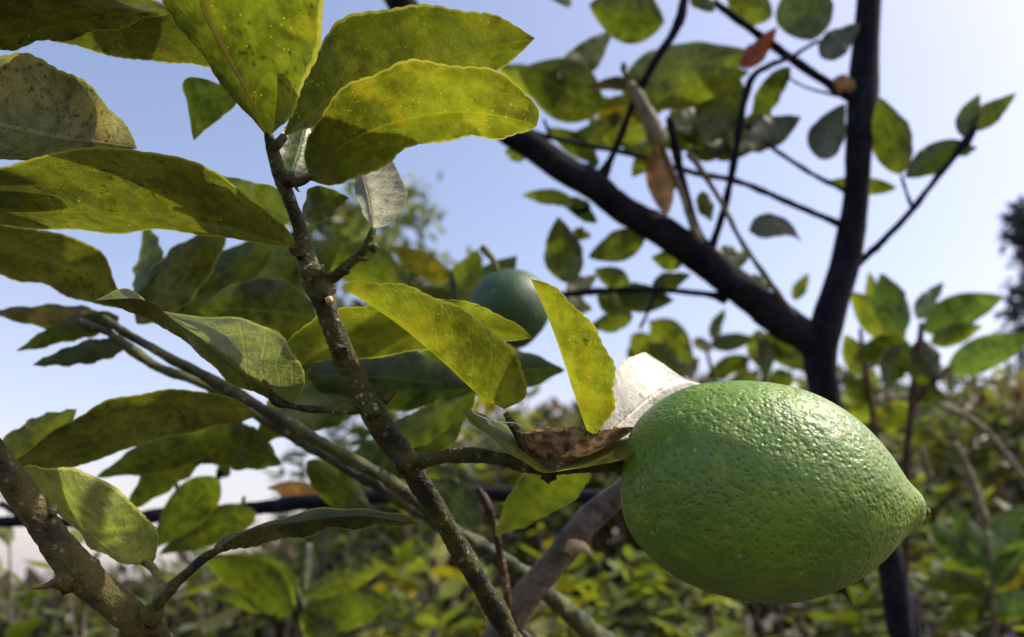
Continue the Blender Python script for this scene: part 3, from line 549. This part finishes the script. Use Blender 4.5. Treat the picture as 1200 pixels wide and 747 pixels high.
# unseen leaves added to the shoot over the frame, to cast shade
for b, t, wd in (((-60, -30, .198), (150, -170, .165), 120), ((-40, -90, .196), (260, -260, .20), 130), ((-90, 60, .2), (-330, -60, .17), 130), ((-60, -10, .198), (60, -180, .235), 110), ((-15, -190, .195), (-200, -300, .17), 120), ((-12, -200, .195), (190, -380, .19), 120)):
    leaf(Lf, 'fresh', b, t, wd, 0.9)

# ------------------------------------------------------------------ middle branch out of focus on the left
C = thing('citrus_branch', 'blurred greenish double branch slanting down behind the mossy thorn branch and sharp twig', 'branch', tuple(P(760, 800, .42)))
tube('stem', 'bark_green', C, [(120, 372, .275, 4), (150, 392, .276, 5), (200, 420, .277, 5.5), (260, 452, .278, 7), (330, 492, .279, 7.5), (400, 532, .28, 7.5), (460, 566, .285, 7.5), (530, 620, .30, 7.5), (610, 670, .33, 8), (760, 800, .42, 16)], sides=12, seed=5, rough=0.10)
tube('limb', 'bark_green', C, [(90, 376, .30, 4), (130, 392, .302, 5), (180, 428, .304, 6), (225, 445, .305, 5), (270, 468, .306, 6), (340, 510, .308, 6.5), (420, 556, .31, 7), (500, 606, .315, 7), (565, 645, .33, 8), (620, 675, .345, 9)], sides=12, seed=6, rough=0.11)
cl = [
 ('brownish', (140, 380, .30), (-20, 366, .31), 34, 0.2), ('mid', (140, 372, .30), (18, 412, .31), 30, 0.2), ('dark', (152, 404, .305), (38, 428, .30), 28, -0.2),
 ('mid', (372, 372, .29), (230, 362, .30), 80, 0.1), ('mid', (170, 372, .31), (330, 268, .33), 70, 0.2), ('olive', (160, 380, .30), (270, 262, .31), 60, -0.2), ('lime', (160, 345, .30), (170, 262, .33), 40, 0.2),
 ('lime', (270, 350, .36), (370, 262, .37), 52, 0.2), ('mid', (300, 330, .37), (400, 280, .38), 70, 0.3), ('mid', (470, 330, .40), (370, 300, .40), 60, 0.2),
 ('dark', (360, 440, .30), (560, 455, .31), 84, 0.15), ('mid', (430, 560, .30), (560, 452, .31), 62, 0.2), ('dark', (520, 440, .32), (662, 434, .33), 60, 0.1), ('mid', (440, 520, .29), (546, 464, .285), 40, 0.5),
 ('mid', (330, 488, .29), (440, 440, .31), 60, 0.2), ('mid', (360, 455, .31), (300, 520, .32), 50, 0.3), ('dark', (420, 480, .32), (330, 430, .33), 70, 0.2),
 ('mid', (692, 548, .26), (580, 628, .265), 64, 0.2), ('blue', (560, 618, .33), (500, 562, .34), 44, 0.2), ('lime', (-12, 538, .27), (90, 480, .275), 44, 0.1),
 ('mid', (270, 500, .32), (112, 560, .33), 50, 0.2), ('mid', (240, 512, .34), (148, 600, .35), 48, 0.2), ('mid', (230, 506, .33), (330, 545, .34), 56, 0.1), ('brownish', (215, 505, .345), (290, 535, .35), 48, 0.2),
 ('mid', (255, 560, .39), (176, 645, .40), 50, 0.2), ('mid', (300, 600, .40), (186, 650, .41), 46, 0.1), ('dark', (410, 535, .34), (520, 520, .34), 40, 0.3), ('mid', (360, 540, .36), (440, 610, .37), 40, 0.3),
]
for mt, b, t, wd, ro in cl: leaf(C, mt, b, t, wd, ro, bow=random.uniform(0.02, 0.1), fold=random.uniform(0.1, 0.35), side=random.uniform(-0.04, 0.04), n=28, m=4)
traced(C, 'olive', (142, 362, .262), (-70, 255, .245), [(140, 345), (130, 315), (108, 290), (60, 271), (0, 262)], [(95, 352), (50, 336), (0, 322), (-40, 300)], dA=-0.010, dB=0.010, bulge=0.08)
traced(C, 'olive', (304, 488, .272), (8, 549, .250), [(285, 474), (250, 461), (205, 456), (165, 460), (120, 475), (75, 497), (35, 525)], [(270, 497), (220, 506), (160, 524), (110, 541), (60, 550)], dA=-0.010, dB=0.010, bulge=0.07)
for b, t in (((285, 540, .31), (278, 525, .31)),): thorn(C, b, t, 3)

# ------------------------------------------------------------------ darker branches crossing behind
Hz = thing('dark_branch', 'thin dark horizontal branch crossing low behind the long olive leaf', 'branch', tuple(P(760, 590, .45)))
tube('stem', 'bark_dark', Hz, [(-60, 622, .46, 5), (0, 612, .46, 6), (60, 612, .46, 6), (120, 612, .46, 7), (180, 605, .455, 8), (260, 600, .455, 8), (350, 590, .45, 8.5), (450, 581, .45, 9), (560, 579, .445, 9), (650, 580, .445, 8), (760, 585, .45, 9)], sides=10, seed=12)
for pts in ([(225, 602, .455, 4), (212, 585, .455, 3), (205, 565, .455, 3), (195, 548, .455, 3)], [(240, 600, .455, 3.5), (246, 585, .455, 3), (254, 565, .455, 3), (258, 552, .455, 4)], [(284, 596, .455, 3), (286, 582, .455, 2)], [(240, 605, .455, 5), (232, 625, .455, 4), (220, 642, .455, 3)], [(30, 612, .46, 4), (15, 598, .46, 4), (0, 590, .46, 4)], [(215, 590, .455, 2.5), (228, 575, .455, 2), (240, 560, .455, 2)]):
    tube('twig', 'bark_dark', Hz, pts, sides=7, seed=int(pts[0][0]))
for mt, b, t, wd in (('dark', (256, 560, .455), (266, 540, .455), 20), ('mid', (230, 640, .46), (190, 600, .46), 34), ('dark', (200, 552, .455), (180, 530, .455), 22)): leaf(Hz, mt, b, t, wd, 0.2)
o = leaf(Hz, 'dry', (376, 582, .47), (312, 572, .47), 24, 0.2, name='dry_leaf'); o['label'] = 'tan dry leaf'
G = thing('grey_branch', 'weathered grey-brown branch with a pale broken stub under the fruit', 'branch', tuple(P(560, 800, .30)))
G_stem = tube('stem', 'bark_grey', G, [(550, 800, .30, 20), (588, 745, .30, 19), (610, 708, .30, 17), (640, 670, .30, 16.5), (665, 640, .30, 17), (690, 610, .30, 15), (725, 578, .30, 13.5), (780, 530, .30, 12), (850, 470, .31, 10)], sides=16, seed=15, rough=0.06)
tube('twig', 'bark_red', G, [(590, 735, .29, 6), (594, 700, .287, 5), (588, 660, .285, 4.5), (580, 620, .284, 4.5), (570, 590, .283, 5), (560, 572, .283, 4)], sides=10, seed=16, rough=0.12)
tube('twig', 'bark_red', G, [(590, 730, .292, 6), (606, 738, .290, 5), (624, 752, .288, 4)], sides=10, seed=17)
tube('broken_stub', 'cutwood', G_stem, [(668, 638, .297, 9), (680, 641, .292, 8), (686, 644, .289, 6), (692, 650, .287, 2)], sides=9, rough=0.22, step=0.0012)
for b, t, hw in (((592, 680, .286), (580, 668, .285), 2), ((586, 640, .284), (598, 628, .283), 2)): thorn(G, b, t, hw)

# ------------------------------------------------------------------ dead leaf cradled in the folded leaf, spider thread
DL = sheet('dead_leaf', 'dead', None, crs([P(600, 508, .205), P(630, 541, .204), P(660, 547, .204), P(700, 530, .203), P(748, 501, .200)], 60),
           crs([P(600, 508, .205), P(640, 502, .216), P(690, 500, .214), P(748, 501, .200)], 60), crs([P(600, 508, .205), P(622, 507, .199), P(655, 506, .197), P(690, 506, .197), P(722, 503, .197), P(748, 501, .200)], 60), 60, 6, 0.16, 11, 0.0003, 0.0005)
tag(DL, 'brown speckled dead leaf lying curled in the folded green leaf', 'dead leaf')
SP = tube('spider_thread', plain_mat('web_white', (0.7, 0.7, 0.72), (0.8, 0.8, 0.8), 100, 0.4), None, [(553, 483, .190, .5), (570, 491, .190, .6), (590, 495, .191, .6), (603, 496, .196, .6), (615, 500, .195, .5), (627, 504, .193, .4)], sides=5, rough=0.3)
tag(SP, 'white spider thread stretched from the folded leaf to the dead leaf', 'spider thread')

M['far'] = leaf_mat('leaf_far', (0.11, 0.145, 0.035), (0.42, 0.48, 0.06), detail=False, fac=0.42, rim=0.0, rough=0.24, size=20)
M['far_dry'] = leaf_mat('leaf_far_dry', (0.15, 0.11, 0.065), (0.25, 0.18, 0.06), detail=False, fac=0.35, rim=0.0, rough=0.24, size=20)
M['far_dark'] = leaf_mat('leaf_far_dark', (0.045, 0.06, 0.02), (0.12, 0.15, 0.02), detail=False, fac=0.35, rim=0.0, rough=0.24, size=20)
# ------------------------------------------------------------------ shrubs behind: shared leaf shapes, copied
def proto_leaf(k, mat, n=6):
    r = np.random.default_rng(k); T = np.linspace(0, 1, n+1)[:, None]
    wd = r.uniform(0.17, 0.23); bow = r.uniform(-0.12, 0.12); fold = r.uniform(0.15, 0.5)
    mid = np.hstack([np.zeros((n+1, 1)), T, bow*np.sin(np.pi*T)]); pf = profile(T, 0.85)*wd
    ea = mid+np.hstack([-pf*math.cos(fold), 0*pf, pf*math.sin(fold)]); eb = mid+np.hstack([pf*math.cos(fold), 0*pf, pf*math.sin(fold)])
    o = sheet('leaf', mat, None, mid, ea, eb, n, 1, 0.0); me = o.data; bpy.data.objects.remove(o); return me
PROTO = {}
def leaf_meshes(mat):
    if mat not in PROTO: PROTO[mat] = [proto_leaf(k, mat) for k in range(4)]
    return PROTO[mat]
def put_leaf(parent, mat, base, direction, length, r):
    y = Vector(nrm(np.asarray(direction, float))); up = Vector((r.normal()*0.35, r.normal()*0.35, 1)); x = y.cross(up).normalized(); z = x.cross(y)
    o = bpy.data.objects.new('leaf', leaf_meshes(mat)[r.integers(4)]); COL.objects.link(o)
    mw = Matrix((x, y, z)).transposed().to_4x4(); mw = Matrix.Translation(Vector(base))@mw@Matrix.Diagonal((length*r.uniform(0.8, 1.25), length, length, 1))
    o.parent = parent; o.matrix_parent_inverse = Matrix.Translation(-Vector(parent.location)); o.matrix_basis = mw
    return o
def shrub(label, root, tips, mats, llen, per, stem='bark_grey', reach=0.2, spread=1.0, name='shrub', cat='shrub', group=None, rad=0.0022, seed=0, droop=0.25):
    """stems from the root to each tip, leaves set alternately along their upper parts"""
    r = np.random.default_rng(seed+len(label)); root = np.array(root, float); S = thing(name, label, cat, tuple(root), group or 'shrubs growing behind the fruit twig')
    for k, tp in enumerate(tips):
        tp = np.asarray(tp, float); L = np.linalg.norm(tp-root)
        m1 = root*0.6+tp*0.4+r.normal(size=3)*L*0.05+np.array([0, 0, L*0.06]); m2 = root*0.25+tp*0.75+r.normal(size=3)*L*0.03+np.array([0, 0, L*0.03])
        path = [np.r_[root, rad*1.6], np.r_[m1, rad*1.2], np.r_[m2, rad*0.8], np.r_[tp, rad*0.35]]
        tube('stem', stem, S, path, px=False, sides=6, rough=0.06, seed=k, step=L/14)
        c = crs(path, 60)[:, :3]; tn = nrm(np.gradient(c, axis=0)); ang = r.uniform(0, 6.28)
        for j in range(per):
            s = 1-min(0.9, reach/L)*(j/per)**1.1; i = min(60, int(round(s*60))); ang += 2.4
            d0 = tn[i]; a = nrm(np.cross(d0, [0.2, 0.9, 0.3])); b = np.cross(d0, a)
            out = a*math.cos(ang)+b*math.sin(ang)
            dd = d0*(0.75 if j < 3 else 0.25)+out*spread+np.array([0, 0, -droop*r.uniform(0, 1.2)])+r.normal(size=3)*0.18
            put_leaf(S, mats[r.integers(len(mats))], c[i], dd, llen*r.uniform(0.65, 1.15)*(0.75 if j < 2 else 1), r)
    return S
def gp(x, d): p = P(x, 690, d); return (p[0], p[1], 0.0)
def T_(*a): return [P(*q) for q in a]

# broad-leaved shrub right of the trunk
E = thing('shrub', 'broad-leaved green shrub standing right of the dark forked trunk', 'shrub', gp(1075, .82))
for pts in ([(1085, 900, .80, 5), (1062, 600, .78, 4.5), (1068, 480, .76, 4.5), (1077, 410, .75, 4), (1080, 378, .75, 3)], [(1075, 860, .82, 4), (1032, 560, .80, 3), (1022, 480, .80, 3), (1012, 420, .80, 3), (1008, 385, .80, 2)], [(1072, 470, .76, 5), (1095, 445, .75, 4), (1112, 432, .75, 4)]):
    q = [tuple(P(x, y, d))+(h/F*d,) for x, y, d, h in pts]
    if pts[0][1] > 800: q = [tuple(np.array(E.location))+(0.006,)]+q
    tube('stem', 'bark_red', E, q, px=False, sides=8, step=0.012)
for mt, b, t, wd in (('green', (1062, 388, .75), (1032, 320, .74), 46), ('green', (1082, 388, .75), (1177, 347, .73), 46), ('green', (1110, 435, .75), (1212, 392, .72), 42), ('green', (1074, 374, .76), (1106, 331, .78), 24), ('lime', (1090, 402, .75), (1152, 382, .74), 26),
                     ('lime', (1060, 400, .78), (996, 342, .80), 42), ('lime', (1040, 390, .80), (1018, 318, .82), 26), ('mid', (1066, 402, .77), (1000, 420, .78), 34), ('dark', (1075, 398, .75), (1104, 446, .74), 38), ('mid', (1068, 404, .75), (1036, 452, .74), 40),
                     ('lime', (1015, 440, .80), (990, 392, .81), 30), ('mid', (1015, 430, .80), (1040, 395, .81), 26), ('lime', (1100, 442, .75), (1060, 430, .74), 26), ('mid', (1020, 470, .80), (988, 440, .80), 30), ('lime', (1024, 490, .80), (996, 478, .80), 30), ('dark', (1070, 450, .76), (1110, 470, .77), 32), ('mid', (1066, 480, .77), (1030, 500, .78), 30), ('mid', (1066, 500, .77), (1100, 520, .78), 30), ('yellow', (1030, 500, .80), (1055, 470, .80), 22)):
    leaf(E, mt, b, t, wd, random.uniform(-0.2, 0.3), fold=random.uniform(0.1, 0.3), bow=random.uniform(0.03, 0.1), n=20, m=3)
# leaves between the fruit and the limb
K2 = thing('shrub', 'citrus shrub with bright leaves seen in the gap under the dark limb', 'shrub', gp(830, 1.02))
for pts in ([(835, 900, 1.0, 3), (845, 600, .97, 3), (840, 470, .95, 3), (828, 410, .95, 2)], [(860, 850, 1.0, 3), (880, 560, .97, 3), (895, 450, .95, 3), (890, 390, .95, 2)], [(840, 800, 1.0, 3), (800, 560, .97, 3), (780, 440, .95, 3), (762, 375, .95, 2)]):
    tube('stem', 'bark_red', K2, [tuple(np.array(K2.location))+(0.005,)]+[tuple(P(x, y, d))+(h/F*d,) for x, y, d, h in pts], px=False, sides=8, step=0.012)
for mt, b, t, wd in (('lime', (764, 376, .93), (813, 424, .93), 42), ('lime', (762, 402, .93), (802, 446, .92), 34), ('mid', (834, 398, .95), (850, 362, .96), 16), ('dark', (832, 404, .95), (886, 396, .95), 22), ('lime', (888, 386, .95), (902, 440, .94), 34), ('mid', (900, 386, .95), (946, 436, .94), 40), ('lime', (892, 400, .95), (940, 410, .95), 30), ('pale_b', (812, 398, .95), (836, 412, .95), 16), ('mid', (880, 420, .95), (826, 446, .95), 26), ('mid', (890, 440, .95), (850, 452, .95), 20), ('pale_b', (800, 440, .94), (820, 420, .94), 24), ('lime', (740, 392, .96), (770, 420, .96), 28), ('mid', (930, 440, .95), (900, 455, .95), 30), ('lime', (930, 352, .99), (948, 320, .99), 16), ('mid', (735, 420, .98), (765, 404, .98), 24), ('mid', (770, 440, .96), (735, 440, .96), 22)):
    leaf(K2, mt, b, t, wd, random.uniform(-0.2, 0.3), fold=random.uniform(0.1, 0.3), n=18, m=3)

# leafy shoots low in the picture
Q1 = thing('seedling', 'low shoot with two broad shaded leaves under the long olive leaf', 'plant', gp(345, .56))
tube('stem', 'bark_green', Q1, [tuple(np.array(Q1.location))+(0.004,), tuple(P(350, 800, .55))+(0.003,), tuple(P(352, 720, .54))+(0.0025,), tuple(P(348, 690, .54))+(0.002,)], px=False, sides=8, step=0.01)
for mt, b, t, wd in (('mid', (342, 722, .53), (236, 652, .52), 62), ('lime', (350, 708, .54), (272, 648, .54), 44), ('lime', (352, 700, .54), (452, 664, .53), 28), ('mid', (356, 716, .54), (455, 706, .53), 58), ('mid', (340, 720, .55), (250, 700, .56), 30), ('lime', (352, 720, .54), (395, 752, .53), 40)): leaf(Q1, mt, b, t, wd, 0.2, n=18, m=4)

def around(x0, x1, y0, y1, d, n, seed):
    r = np.random.default_rng(seed); return [P(r.uniform(x0, x1), r.uniform(y0, y1), d*r.uniform(0.85, 1.15)) for i in range(n)]
lowers = [
 ('pale green shoot in the white gap left of the thorn', gp(60, .75), T_((10, 585, .7), (75, 640, .72), (140, 655, .74), (30, 690, .7), (100, 690, .72)), ('lime', 'mid', 'lime'), .055, 7),
 ('pale green shoot at the foot of the glossy sunlit leaf', gp(230, .9), T_((180, 690, .85), (235, 700, .88), (150, 720, .82), (225, 655, .9)), ('lime', 'mid', 'pale_b'), .055, 8),
 ('yellow-green rosette shrub below the twig fork', gp(520, 1.15), around(440, 580, 640, 740, 1.1, 11, 1), ('sunlime', 'yellow', 'mid', 'lime'), .065, 16),
 ('yellow-green rosette shrub below the broken stub', gp(690, 1.1), around(615, 740, 650, 745, 1.05, 11, 2), ('sunlime', 'yellow', 'lime'), .062, 16),
 ('yellow-green rosette shrub at the lower left of the fruit', gp(770, 1.1), around(730, 850, 630, 745, 1.05, 11, 3), ('sunlime', 'sunlime', 'lime', 'mid'), .062, 16),
 ('long-leaved shrub right of the fruit at the foot of the dry stems', gp(1165, .95), T_((1155, 640, .9), (1205, 610, .92), (1180, 710, .88), (1230, 650, .9)), ('green', 'lime', 'mid'), .085, 7),
 ('bright low shrub under the pointed tip of the fruit', gp(1010, 1.3), around(930, 1110, 560, 745, 1.3, 14, 4), ('lime', 'mid', 'mid'), .06, 16),
]
for k, (lb, root, tips, mats, ll, per) in enumerate(lowers):
    sh = shrub(lb, root, tips, mats, ll, per, seed=k*11, name='shrub', reach=ll*2.6)
    if lb.startswith('long-leaved'):
        for mt, b, t, wd in (('green', (1162, 668, .88), (1086, 612, .87), 34), ('green', (1160, 655, .88), (1118, 592, .88), 32), ('green', (1166, 650, .88), (1204, 590, .9), 38), ('mid', (1160, 690, .87), (1082, 682, .86), 32), ('green', (1170, 690, .87), (1214, 630, .86), 40), ('mid', (1165, 712, .87), (1100, 742, .86), 34), ('yellow', (1188, 690, .88), (1200, 655, .88), 28), ('green', (1168, 720, .87), (1225, 700, .86), 36), ('lime', (1158, 640, .89), (1090, 640, .88), 28)):
            leaf(sh, mt, b, t, wd, random.uniform(-0.2, 0.3), fold=0.25, n=18, m=3)
        for pts in ([(1166, 760, .87, 4), (1164, 700, .875, 3.5), (1160, 650, .88, 3), (1156, 625, .88, 2)], [(1160, 640, .99, 6), (1150, 600, .99, 6), (1138, 560, 1.0, 5), (1120, 520, 1.0, 3)], [(1200, 560, 1.05, 4), (1150, 500, 1.05, 3.5), (1090, 470, 1.05, 3), (1040, 465, 1.05, 2)], [(1090, 560, 1.0, 4), (1075, 500, 1.0, 3), (1080, 440, 1.0, 2)]):
            tube('stem', 'bark_tan', sh, pts, sides=7, seed=int(pts[0][0]))

def bushy(label, x, d, top, width, nst, mats, ll, per, seed, stem='bark_grey', reach=0.30):
    r = np.random.default_rng(seed); tips = []
    for i in range(nst):
        xx = x+width*(r.uniform(-0.5, 0.5)); f = 1-((xx-x)/(width*0.55))**2*0.45
        yy = 700-(700-top)*f*r.uniform(0.55, 1.0); tips.append(P(xx, yy, d*r.uniform(0.85, 1.15)))
    return shrub(label, gp(x, d), tips, mats, ll, per, stem=stem, reach=reach, seed=seed, rad=0.0024)
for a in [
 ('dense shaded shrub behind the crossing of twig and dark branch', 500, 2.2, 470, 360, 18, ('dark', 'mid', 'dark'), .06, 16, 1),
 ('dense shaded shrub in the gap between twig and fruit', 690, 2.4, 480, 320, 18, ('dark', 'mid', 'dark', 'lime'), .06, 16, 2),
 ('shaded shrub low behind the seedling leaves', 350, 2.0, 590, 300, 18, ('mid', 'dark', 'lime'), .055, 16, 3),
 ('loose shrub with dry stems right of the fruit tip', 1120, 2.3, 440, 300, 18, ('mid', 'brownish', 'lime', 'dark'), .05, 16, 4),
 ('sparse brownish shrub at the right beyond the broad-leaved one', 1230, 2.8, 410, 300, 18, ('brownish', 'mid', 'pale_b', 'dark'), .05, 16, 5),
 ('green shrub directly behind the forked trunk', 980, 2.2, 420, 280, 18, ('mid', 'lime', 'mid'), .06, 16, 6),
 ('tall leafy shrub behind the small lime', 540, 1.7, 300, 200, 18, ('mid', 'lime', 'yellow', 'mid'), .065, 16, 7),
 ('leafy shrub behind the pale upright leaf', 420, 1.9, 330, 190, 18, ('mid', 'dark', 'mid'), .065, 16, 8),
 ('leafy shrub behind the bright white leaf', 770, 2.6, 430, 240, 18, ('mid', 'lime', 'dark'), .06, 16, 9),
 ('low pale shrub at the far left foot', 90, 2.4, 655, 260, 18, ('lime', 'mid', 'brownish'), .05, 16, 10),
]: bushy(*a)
# the thicket beyond: leaves nobody could count
def thicket(name, label, prof, d0, d1, count, mats, lsize, seed):
    r = np.random.default_rng(seed); xs, ys = zip(*prof)
    x = r.uniform(xs[0], xs[-1], count); d = r.uniform(d0, d1, count)
    lump = 22*np.sin(x*0.045+d*3)+14*np.sin(x*0.11+d*7+1)
    top = np.interp(x, xs, ys)+lump; zt = np.array([P(a, b, c)[2] for a, b, c in zip(x, top, d)])
    z = np.maximum(0.02, zt*(1-np.abs(r.normal(size=count))*0.30)); p = np.array([P(a, 690, c) for a, c in zip(x, d)])
    c = np.stack([p[:, 0], p[:, 1], z], 1)
    y = nrm(r.normal(size=(count, 3))+[0, 0, 0.1]); q = nrm(np.cross(y, r.normal(size=(count, 3))+[0, 0, 0.8])); nn = np.cross(q, y)
    ls = lsize*r.uniform(0.6, 1.3, (count, 1))
    V = np.stack([c, c+y*ls*0.5+q*ls*0.21+nn*ls*0.06, c+y*ls, c+y*ls*0.5-q*ls*0.21+nn*ls*0.06], 1).reshape(-1, 3)
    uv = np.tile(np.array([[0, .5], [.5, 1], [1, .5], [.5, 0]]), (count, 1))
    o = link(name, V, [f for i in range(count) for f in ((4*i, 4*i+1, 4*i+2), (4*i, 4*i+2, 4*i+3))], mats[0], None, uv, smooth=False)
    for m_ in mats[1:]: o.data.materials.append(M[m_])
    mi = np.repeat(r.integers(0, len(mats), count), 2).astype(np.int32); o.data.polygons.foreach_set('material_index', mi)
    o['kind'] = 'stuff'; tag(o, label, 'thicket')
thicket('thicket', 'mass of tangled shaded green foliage filling the ground behind the shrubs', [(-300, 715), (0, 710), (200, 700), (330, 650), (420, 570), (520, 500), (640, 490), (760, 455), (900, 445), (1000, 440), (1100, 455), (1250, 440), (1500, 430)], 2.3, 5.0, 60000, ('far', 'far_dry', 'far_dark', 'far_dark'), .085, 77)
# yellow and green leaves just behind the small lime
Y1 = thing('citrus_shoot', 'shoot with one yellow and several green leaves behind the small lime', 'branch', tuple(P(560, 420, .52)))
tube('stem', 'bark_green', Y1, [(560, 460, .5, 5), (548, 400, .5, 5), (535, 350, .5, 4), (528, 320, .5, 3)], sides=8)
for mt, b, t, wd in (('yellow', (527, 330, .47), (458, 290, .46), 30), ('lime', (532, 352, .5), (560, 292, .5), 40), ('mid', (540, 360, .52), (606, 300, .53), 50), ('lime', (530, 346, .5), (500, 310, .52), 36), ('mid', (540, 380, .5), (470, 340, .5), 50), ('mid', (545, 400, .51), (620, 430, .52), 60), ('lime', (548, 410, .5), (480, 440, .5), 50)): leaf(Y1, mt, b, t, wd, 0.2)

# ------------------------------------------------------------------ far trees
def far_tree(label, x, d, top, crown_w, crown_h, count, mat, lsize, seed, name='tree', conic=False):
    r = np.random.default_rng(seed); root = np.array(gp(x, d)); tp = P(x, top, d); S = thing(name, label, 'tree', tuple(root), None)
    w_ = crown_w/F*d/2; h_ = crown_h/F*d
    tube('trunk', 'bark_grey', S, [np.r_[root, 0.03*w_+0.02], np.r_[root*0.4+tp*0.6, 0.02*w_+0.012], np.r_[tp, 0.004]], px=False, sides=8, step=h_/12)
    cl_ = []
    for i in range(34):
        f = r.uniform(0, 1); rr = w_*((1-f)*0.9+0.12 if conic else math.sqrt(max(0.05, 1-(2*f-1)**2)))*r.uniform(0.35, 1)
        a = r.uniform(0, 6.28); c = tp+np.array([rr*math.cos(a), rr*math.sin(a), -h_*(1-f)]); cl_.append(c)
        b = np.array([tp[0], tp[1], c[2]-0.12*h_])
        tube('limb', 'bark_grey', S, [np.r_[b, 0.01*w_], np.r_[(b+c)/2+[0, 0, 0.03*h_], 0.007*w_], np.r_[c, 0.003*w_]], px=False, sides=5, step=w_/4)
    c = np.array(cl_)[r.integers(0, len(cl_), count)]+r.normal(size=(count, 3))*w_*0.16
    y = nrm(r.normal(size=(count, 3))+[0, 0, -0.2]); xx = nrm(np.cross(y, r.normal(size=(count, 3))))
    ls = lsize*r.uniform(0.6, 1.3, (count, 1)); V = np.stack([c, c+y*ls*0.5+xx*ls*0.22, c+y*ls, c+y*ls*0.5-xx*ls*0.22], 1).reshape(-1, 3)
    uv = np.tile(np.array([[0, .5], [.5, 1], [1, .5], [.5, 0]]), (count, 1))
    cr = link('crown', V, [(4*i, 4*i+1, 4*i+2, 4*i+3) for i in range(count)], mat, S, uv, smooth=False); cr['kind'] = 'stuff'
M['far_hazed'] = leaf_mat('leaf_conifer_hazed', (0.13, 0.14, 0.145), (0.12, 0.14, 0.12), detail=False, fac=0.25, rim=0.0, size=60)  # distance haze put into the conifer's paler, bluish-grey leaf colour
far_tree('airy small-leaved tree above the leaf tops behind the pale leaf', 455, 5.0, 212, 170, 240, 2200, 'far', .10, 31)
far_tree('conifer far off beyond the broad-leaved shrub, distance haze painted into its bluish leaves', 1205, 16.0, 250, 120, 300, 3200, 'far_hazed', .24, 32, conic=True)

# ------------------------------------------------------------------ unseen bough added overhead to shade the left of the picture
OV = thing('shade_bough', 'unseen leafy bough added above the left side to dapple the leaves below', 'branch', tuple(P(520, -160, .30)))
def proj(p):
    v = p-np.array([0, 0, CAM_Z]); d = v@VIEW; return W/2+v[0]/d*F, H/2-(v@np.array([0, -sp, cp]))/d*F, d
ovr = np.random.default_rng(12); cent = []
open_ = [P(*q_) for q_ in ((152, 165, .2), (142, 152, .2), (540, 115, .188), (500, 40, .205), (540, 400, .193), (690, 420, .193), (740, 450, .22), (150, 610, .22), (120, 575, .22), (270, 430, .2), (440, 240, .2))]   # places the sun reaches
for (x, y, d) in ((20, 240, .195), (60, 225, .19), (100, 235, .19), (140, 220, .19), (170, 250, .19), (235, 232, .19), (300, 255, .19), (30, 110, .202), (80, 140, .202), (40, 160, .2), (0, 30, .186), (80, 30, .186), (60, 310, .255), (110, 330, .26), (0, 300, .25),
                  (330, 320, .37), (440, 440, .305), (500, 460, .305), (400, 470, .31), (60, 530, .255), (130, 500, .26), (220, 480, .268), (270, 480, .27),
                  (200, 545, .34), (260, 530, .33), (330, 500, .28), (250, 450, .278), (180, 600, .4), (60, 375, .3), (100, 410, .3), (470, 380, .22), (62, 592, .21), (75, 600, .21)):
    p = P(x, y, d); k = 0.06
    while True:
        c = p+np.array(sdir)*k; a = proj(c)
        if a[1] < -0.036/a[2]*F or k > 0.6: break
        k += 0.01
    if min(np.linalg.norm(np.cross(c-q_, np.array(sdir))) for q_ in open_) > 0.024: cent.append(c)
cent = np.array(cent); o_ = np.argsort(cent[:, 0]); tw = crs([np.r_[c, 0.0035] for c in cent[o_][::5]+np.array([0, 0, 0.03])], 80)
tube('stem', 'bark', OV, [tuple(q) for q in tw[::4]], px=False, sides=8)
for c in cent:
    ax = nrm(ovr.normal(size=3)*np.array([1, 1, 0.35])); L_ = ovr.uniform(0.055, 0.075); a, b = c-ax*L_/2, c+ax*L_/2
    qa, qb = proj(a), proj(b)
    o = put_leaf(OV, 'fresh', a, ax, L_, ovr); n_ = tw[np.argmin(np.linalg.norm(tw[:, :3]-a, axis=1)), :3]
    tube('petiole', 'petiole', OV, [np.r_[n_, 0.001], np.r_[(n_+a)/2+[0, 0, 0.004], 0.0009], np.r_[a, 0.0008]], px=False, sides=6, step=0.006)
